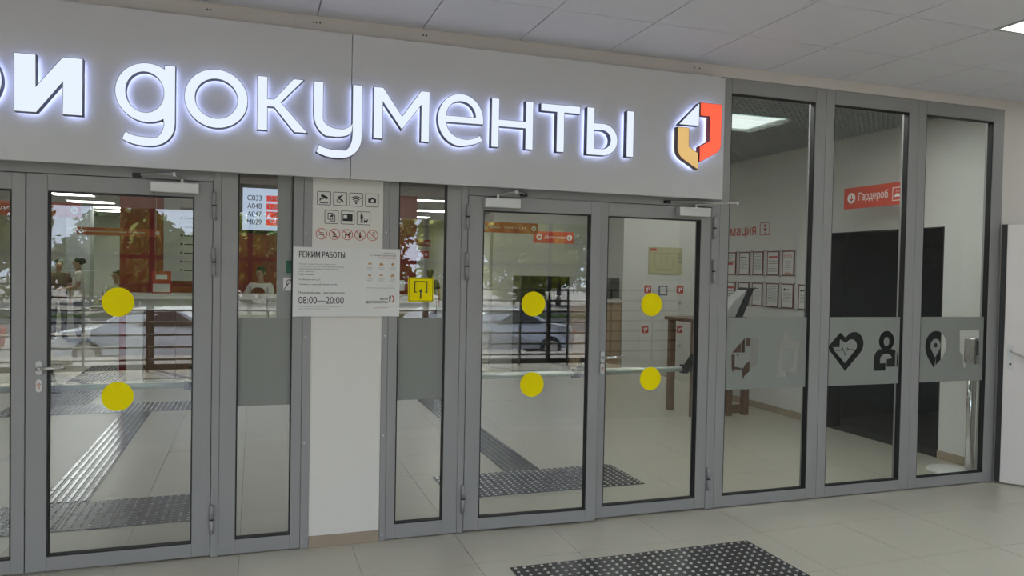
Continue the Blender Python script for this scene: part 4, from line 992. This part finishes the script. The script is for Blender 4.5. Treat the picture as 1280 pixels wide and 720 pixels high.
def person(label, loc, rz, top, bottom, seated=False, hair_long=False, vest=None, arms='fwd', sc=1.0, head_turn=0.0):
    t = empty('person', (0, 0, 0), label, 'person')
    z = -.40 if seated else 0
    P = dict(pel=(0, 0, .95 + z), wai=(0, .0, 1.08 + z), che=(0, .01, 1.27 + z), nek=(0, .015, 1.43 + z), nk2=(0, .005, 1.49 + z), jaw=(0, -.02, 1.535 + z), fac=(0, -.012, 1.60 + z), crn=(0, .0, 1.655 + z))
    def arm(s):
        sh = (s * .175, .01, 1.385 + z)
        if arms == 'fwd': return [sh, (s * .22, -.02, 1.12 + z), (s * .15, -.24, 1.06 + z), (s * .13, -.31, 1.07 + z)]
        if arms == 'desk': return [sh, (s * .25, -.08, 1.15 + z), (s * .12, -.30, 1.12 + z), (s * .10, -.37, 1.12 + z)]
        return [sh, (s * .23, .02, 1.12 + z), (s * .23, -.03, .88 + z), (s * .22, -.04, .80 + z)]
    def leg(s):
        if seated: return [(s * .09, 0, .92 + z), (s * .11, -.42, .50), (s * .11, -.40, .10), (s * .11, -.42, .05), (s * .11, -.56, .035)]
        return [(s * .09, 0, .90), (s * .1, -.01, .50), (s * .1, .02, .10), (s * .1, .01, .045), (s * .105, -.13, .03)]
    def build(extra, radii, parts):
        ch = []; base = []
        ch.append({'pts': [(P[k], radii[k]) for k in ('pel', 'wai', 'che') + (('nek', 'nk2', 'jaw', 'fac', 'crn') if 'head' in parts else ())], 'mark': base})
        return ch, base
    # body: one continuous surface
    rb = dict(pel=(.15, .105), wai=(.125, .09), che=(.15, .105), nek=(.06, .055), nk2=(.05, .05), jaw=(.058, .068), fac=(.076, .092), crn=(.062, .078))
    verts = []; body = [{'pts': [(P[k], rb[k]) for k in ('pel', 'wai', 'che', 'nek', 'nk2', 'jaw', 'fac', 'crn')]}]
    for s in (-1, 1):
        a = arm(s); body.append({'pts': [(a[0], .05), (a[1], .04), (a[2], .028), (a[3], (.034, .018))], 'from': 2})
        l = leg(s); body.append({'pts': [(l[0], .08), (l[1], .055), (l[2], .036), (l[3], .04), (l[4], .03)], 'from': 0})
    hands = []
    for s in (-1, 1):
        a = arm(s); w3, h3 = Vector(a[2]), Vector(a[3]); d = (h3 - w3).normalized()
        side = d.cross(Vector((0, 0, 1)));  side = side.normalized() if side.length > .1 else Vector((0, 1, 0))
        dn = Vector((0, 0, -1)) if abs(d.z) < .8 else Vector((0, -1, 0))
        for k, (o_, L_) in enumerate(((-.026, .062), (-.009, .075), (.009, .070), (.025, .055))):
            p = h3 + side * o_; hands.append({'pts': [(tuple(p - d * .01), .009), (tuple(p + d * L_ * .55 + dn * .006), .0085), (tuple(p + d * L_ + dn * .028), .007)]})
        p = h3 - d * .025 + side * (-.03 * s); hands.append({'pts': [(tuple(p), .010), (tuple(p + side * (-.028 * s) + d * .03), .009), (tuple(p + side * (-.03 * s) + d * .055 + dn * .01), .008)]})
    me = skin_mesh(body + hands); b = link('body', me, SKIN, t); me.materials.clear(); me.materials.append(SKIN)
    # clothing
    cl = [{'pts': [((0, 0, .80 + z if not seated else .92 + z), (.20, .145)), ((0, 0, .90 + z if not seated else .98 + z), (.185, .135)), (P['wai'], (.158, .118)), (P['che'], (.165, .122)), ((0, .012, 1.41 + z), (.085, .075))]}]
    for s in (-1, 1):
        a = [Vector(q) for q in arm(s)]; cl.append({'pts': [(tuple(a[0]), .066), (tuple(a[0].lerp(a[1], .75 if not vest else 1.0)), .058)] + ([] if not vest else [(tuple(a[2]), .042)]), 'from': 3})
    me = skin_mesh(cl); link('shirt', me, top, t); me.materials.clear(); me.materials.append(top)
    if vest:
        me = skin_mesh([{'pts': [((0, 0, .98 + z), (.22, .17)), (P['wai'], (.205, .16)), ((0, .012, 1.25 + z), (.19, .175)), ((0, .02, 1.37 + z), (.14, .155))]}]); link('vest', me, vest, t); me.materials.clear(); me.materials.append(vest)
    tr_ = [{'pts': [((0, 0, 1.0 + z), (.148, .108)), ((0, 0, .92 + z), (.155, .112))]}]
    for s in (-1, 1):
        l = leg(s); tr_.append({'pts': [(l[0], .092), (l[1], .068), (l[2], .055)], 'from': 1})
    me = skin_mesh(tr_); link('trousers', me, bottom, t); me.materials.clear(); me.materials.append(bottom)
    for s in (-1, 1):
        l = leg(s); MB().bbox(s * .105 - .045, s * .105 + .045, l[4][1] - .06, l[3][1] + .06, 0.002, .075, .02).build('shoe', DARK, t)
    # head details
    hz = 1.60 + z
    h = MB().ball((0, .030, hz + .032), .094, 8, 14, .90, 1.1, .88)
    if hair_long: h.ball((0, .075, hz - .03), .075, 8, 12, .95, .7, 1.3)
    else: h.ball((0, .112, hz + .015), .036, 6, 10)
    hm = h.build('hair', HAIR, t, True)
    for s in (-1, 1):
        MB().ball((s * .03, -.098, hz - .005), .0095, 6, 8).build('eye', INK, t, True)
        MB().ball((s * .078, .0, hz - .01), .02, 6, 8, .4, .8, 1.3).build('ear', SKIN, t, True)
    MB().add([(-.012, -.098, hz - .03), (.012, -.098, hz - .03), (0, -.125, hz - .028), (0, -.098, hz + .01)], [(0, 1, 2), (0, 2, 3), (1, 3, 2), (0, 3, 1)]).build('nose', SKIN, t)
    MB().bbox(-.022, .022, -.097, -.085, hz - .058, hz - .048, .003).build('mouth', REDINK, t)
    t.location = loc; t.rotation_euler = (0, 0, rz); t.scale = (sc,) * 3
    return t
WSHIRT = mat('white_cotton', (.8, .78, .72), .9); DKTR = mat('dark_denim', (.05, .05, .06), .9); DKTOP = mat('dark_knit', (.03, .03, .035), .9)
PATT = mat('patterned_blouse', (.30, .32, .22), .9, 0, .7, 60); REDVEST = mat('burgundy_vest', (.16, .02, .03), .9)
person('woman in a white shirt and dark trousers standing inside the left entrance', (-3.36, 12.9, 0), R(75) * -1, WSHIRT, DKTR, arms='fwd')
person('dark-clothed person standing just behind the woman in white', (-3.85, 13.6, 0), R(20), mat('brown_top', (.12, .07, .05), .9), DKTR, arms='down', sc=.97)
person('person in a patterned blouse sitting right of the woman in white', (-2.75, 13.5, 0), R(-30), PATT, DKTR, seated=True, arms='desk', hair_long=True, sc=1.12)
person('receptionist in a white blouse and burgundy vest behind the desk', (.09, 7.48, .10), R(-28), WSHIRT, DKTR, arms='desk', vest=REDVEST, sc=.87)
person('dark-haired person in a dark top far inside, right of the red wall', (3.95, 13.2, 0), R(160), DKTOP, DKTR, arms='down', hair_long=True, sc=.94)
person('person in grey facing away beside the far red sign', (3.55, 13.8, 0), R(200), mat('grey_knit', (.14, .14, .14), .9), DKTR, arms='down', sc=.93)
box('receptionist_step', WOOD, None, -.35, .5, 7.2, 7.8, .001, .10, label='low wooden step behind the reception desk', cat='step')
chm = empty('office_chair', (-2.85, 13.45, 0), 'dark office chair under the person in the patterned blouse', 'chair')
MB().bbox(-3.08, -2.62, 13.22, 13.65, .44, .50, .02).build('seat', DARK, chm); MB().bbox(-3.05, -2.65, 13.62, 13.67, .55, 1.0, .02).build('backrest', DARK, chm)
MB().cyl((-2.85, 13.42, .05), (-2.85, 13.42, .44), .03, 10).build('column', STEEL, chm)
for k in range(5):
    a = k * 2 * math.pi / 5; MB().cyl((-2.85, 13.42, .07), (-2.85 + .28 * math.cos(a), 13.42 + .28 * math.sin(a), .03), .02, 8).build('foot', BLACK, chm)
wd = empty('work_desk', (-2.45, 12.3, 0), 'grey service desk in front of the seated person', 'desk')
MB().bbox(-3.0, -1.9, 12.05, 12.6, .72, .75, .005).build('top', mat('grey_laminate', (.4, .4, .4), .5), wd); MB().bbox(-2.98, -1.92, 12.07, 12.10, .05, .72, .004).build('front_panel', mat('grey_laminate', (.4, .4, .4), .5), wd)
for x in (-2.97, -1.97): MB().bbox(x, x + .04, 12.12, 12.56, .001, .72, .004).build('leg', STEEL, wd)

# ================================================================ OUTSIDE (mirrored in the glazing)
GZ = -.9
ASPH = mat('asphalt', (.16, .155, .15), .9, 0, .2, 3); GRASS = mat('grass', (.09, .14, .03), .95, 0, .4, 3); PAVE = mat('pale_paving', (.22, .205, .19), .9, 0, .1, 2)
gr = empty('ground', (0, -20, GZ), kind='structure')
box('terrace', PAVE, gr, -40, 45, -10.5, LY0 - .1, GZ - .2, -.06)
box('street', ASPH, gr, -60, 60, -26, -10.5, GZ - .2, GZ)
MB().add([(-60, -26, GZ), (60, -26, GZ), (60, -30, -.35), (-60, -30, -.35), (-60, -90, -.3), (60, -90, -.3), (-60, -26, GZ - .3), (60, -26, GZ - .3), (60, -90, GZ - .3), (-60, -90, GZ - .3)],
         [(0, 3, 2, 1), (3, 4, 5, 2), (6, 7, 8, 9), (0, 1, 7, 6), (4, 9, 8, 5)]).build('far_bank', PAVE, gr)
box('grass_strip', GRASS, gr, -60, 60, -29.6, -28.6, -.75, -.42)
# railing inside the rear windows
rl = empty('window_railing', (1, -7.85, 0), 'dark horizontal bar railing along the rear lobby windows', 'railing')
for k in range(7): MB().cyl((LX0 + .05, -7.85, .18 + k * .183), (LX1 - .05, -7.85, .18 + k * .183), .016, 8).build('bar', MULL, rl)
for k in range(-11, 8):
    x = 4.40 + .84 * k
    if LX0 < x < LX1: MB().cyl((x, -7.85, .001), (x, -7.85, 1.30), .02, 8).build('post', MULL, rl)
LEAVES = [mat('foliage_green', (.17, .24, .03), .8, 0, .5, 1.2), mat('foliage_yellow_green', (.30, .30, .035), .8, 0, .5, 1.2), mat('foliage_deep', (.10, .17, .025), .8, 0, .5, 1.2)]
BARK = mat('bark', (.08, .06, .045), .9)
def tree(x, y, h, r, m, label):
    t = empty('tree', (x, y, -.35), label, 'tree', 'street trees')
    MB().cyl((x, y, -.4), (x + .1, y, h * .55), .16, 8, .09).cyl((x + .05, y, h * .35), (x + r * .5, y + .3, h * .7), .07, 6, .03).cyl((x + .05, y, h * .38), (x - r * .5, y - .3, h * .72), .07, 6, .03).build('trunk', BARK, t)
    f = MB(); cl_ = [(x + random.uniform(-.62, .62) * r, y + random.uniform(-.5, .5) * r, h * random.uniform(.16, .86), r * random.uniform(.36, .5)) for _ in range(22)]
    for cx, cy, cz, cr in cl_:
        for _ in range(200):
            d = Vector((random.gauss(0, 1), random.gauss(0, 1), random.gauss(0, 1))).normalized() * cr * random.uniform(.6, 1.0)
            p = Vector((cx, cy, cz)) + d; s_ = random.uniform(.13, .30)
            u_ = Vector((random.gauss(0, 1), random.gauss(0, 1), random.gauss(0, 1))).normalized(); v_ = u_.orthogonal().normalized()
            f.add([p - u_ * s_, p + v_ * s_ * .5, p + u_ * s_, p - v_ * s_ * .5], [(0, 1, 2, 3)])
    f.build('foliage', m, t)
k = 0
for x, y, h, r in ((-14.2, -37, 7.2, 3.0), (-10.4, -30.5, 6.2, 2.6), (-6.6, -37, 4.3, 2.6), (-4.2, -30.5, 3.3, 2.3), (-.4, -37, 4.6, 2.7), (2.6, -30.5, 4.4, 2.5), (6.2, -37, 5.2, 2.7), (9.6, -30.5, 5.0, 2.6), (13.2, -37, 5.5, 2.8), (17, -30.5, 5.5, 2.8)):
    tree(x, y, h, r, LEAVES[k % 3], ('green', 'yellow green', 'deep green')[k % 3] + ' street tree mirrored in the glazing, number %s from the left' % ('one two three four five six seven eight nine ten'.split()[k])); k += 1
def car(x, y, rz, paint, label, z=GZ):
    t = empty('car', (x, y, z), label, 'car', 'cars parked outside')
    prof = [(-2.1, .30), (-2.15, .62), (-1.95, .86), (-1.2, .95), (-.55, 1.38), (.65, 1.42), (1.35, 1.02), (2.0, .92), (2.15, .66), (2.1, .30)]
    b = MB(); n_ = len(prof); vs_ = []
    for yy, s_ in ((-.85, .97), (-.75, 1.0), (.75, 1.0), (.85, .97)):
        for px, pz in prof: vs_.append((x + px * s_, y + yy * (1.0 if pz < 1.0 else .84), z + pz * (1 if abs(yy) < .8 else .98)))
    fs_ = []
    for q in range(3):
        for i in range(n_): fs_.append((q * n_ + i, q * n_ + (i + 1) % n_, (q + 1) * n_ + (i + 1) % n_, (q + 1) * n_ + i))
    fs_ += [tuple(range(n_ - 1, -1, -1)), tuple(3 * n_ + i for i in range(n_))]
    b.add(vs_, fs_).build('body', paint, t)
    for sy in (-1, 1):
        MB().add([(x - 1.0, y + sy * .80, z + .97), (x - .5, y + sy * .735, z + 1.32), (x + .6, y + sy * .735, z + 1.35), (x + 1.15, y + sy * .80, z + 1.0)], [(0, 1, 2, 3)]).build('side_window', DARKPL, t)
        for wx in (-1.35, 1.35):
            wh = MB().cyl((x + wx, y + sy * .70, z + .32), (x + wx, y + sy * .88, z + .32), .32, 20).build('wheel', BLACK, t)
            MB().cyl((x + wx, y + sy * .88, z + .32), (x + wx, y + sy * .89, z + .32), .2, 14).build('hubcap', STEEL, wh)
        for lx in (-2.14, 2.12): MB().bbox(x + lx - .03, x + lx + .03, y + sy * .62 - .15, y + sy * .62 + .15, z + .66, z + .8, .01).build('lamp', PLASTICW if lx < 0 else REDINK, t)
    t.rotation_euler = (0, 0, rz)
car(-2.3, -16.5, R(8), mat('white_car_paint', (.75, .75, .75), .2), 'white car parked outside, mirrored in the left glass door')
car(-8.2, -17.5, R(5), mat('red_car_paint', (.5, .03, .03), .2), 'red car parked outside, mirrored in the left glass door')
car(5.2, -17.0, R(-5), mat('silver_car_paint', (.45, .46, .48), .25, .4), 'silver car parked outside, mirrored in the right entrance')

bpy.data.scenes.remove(TMP)
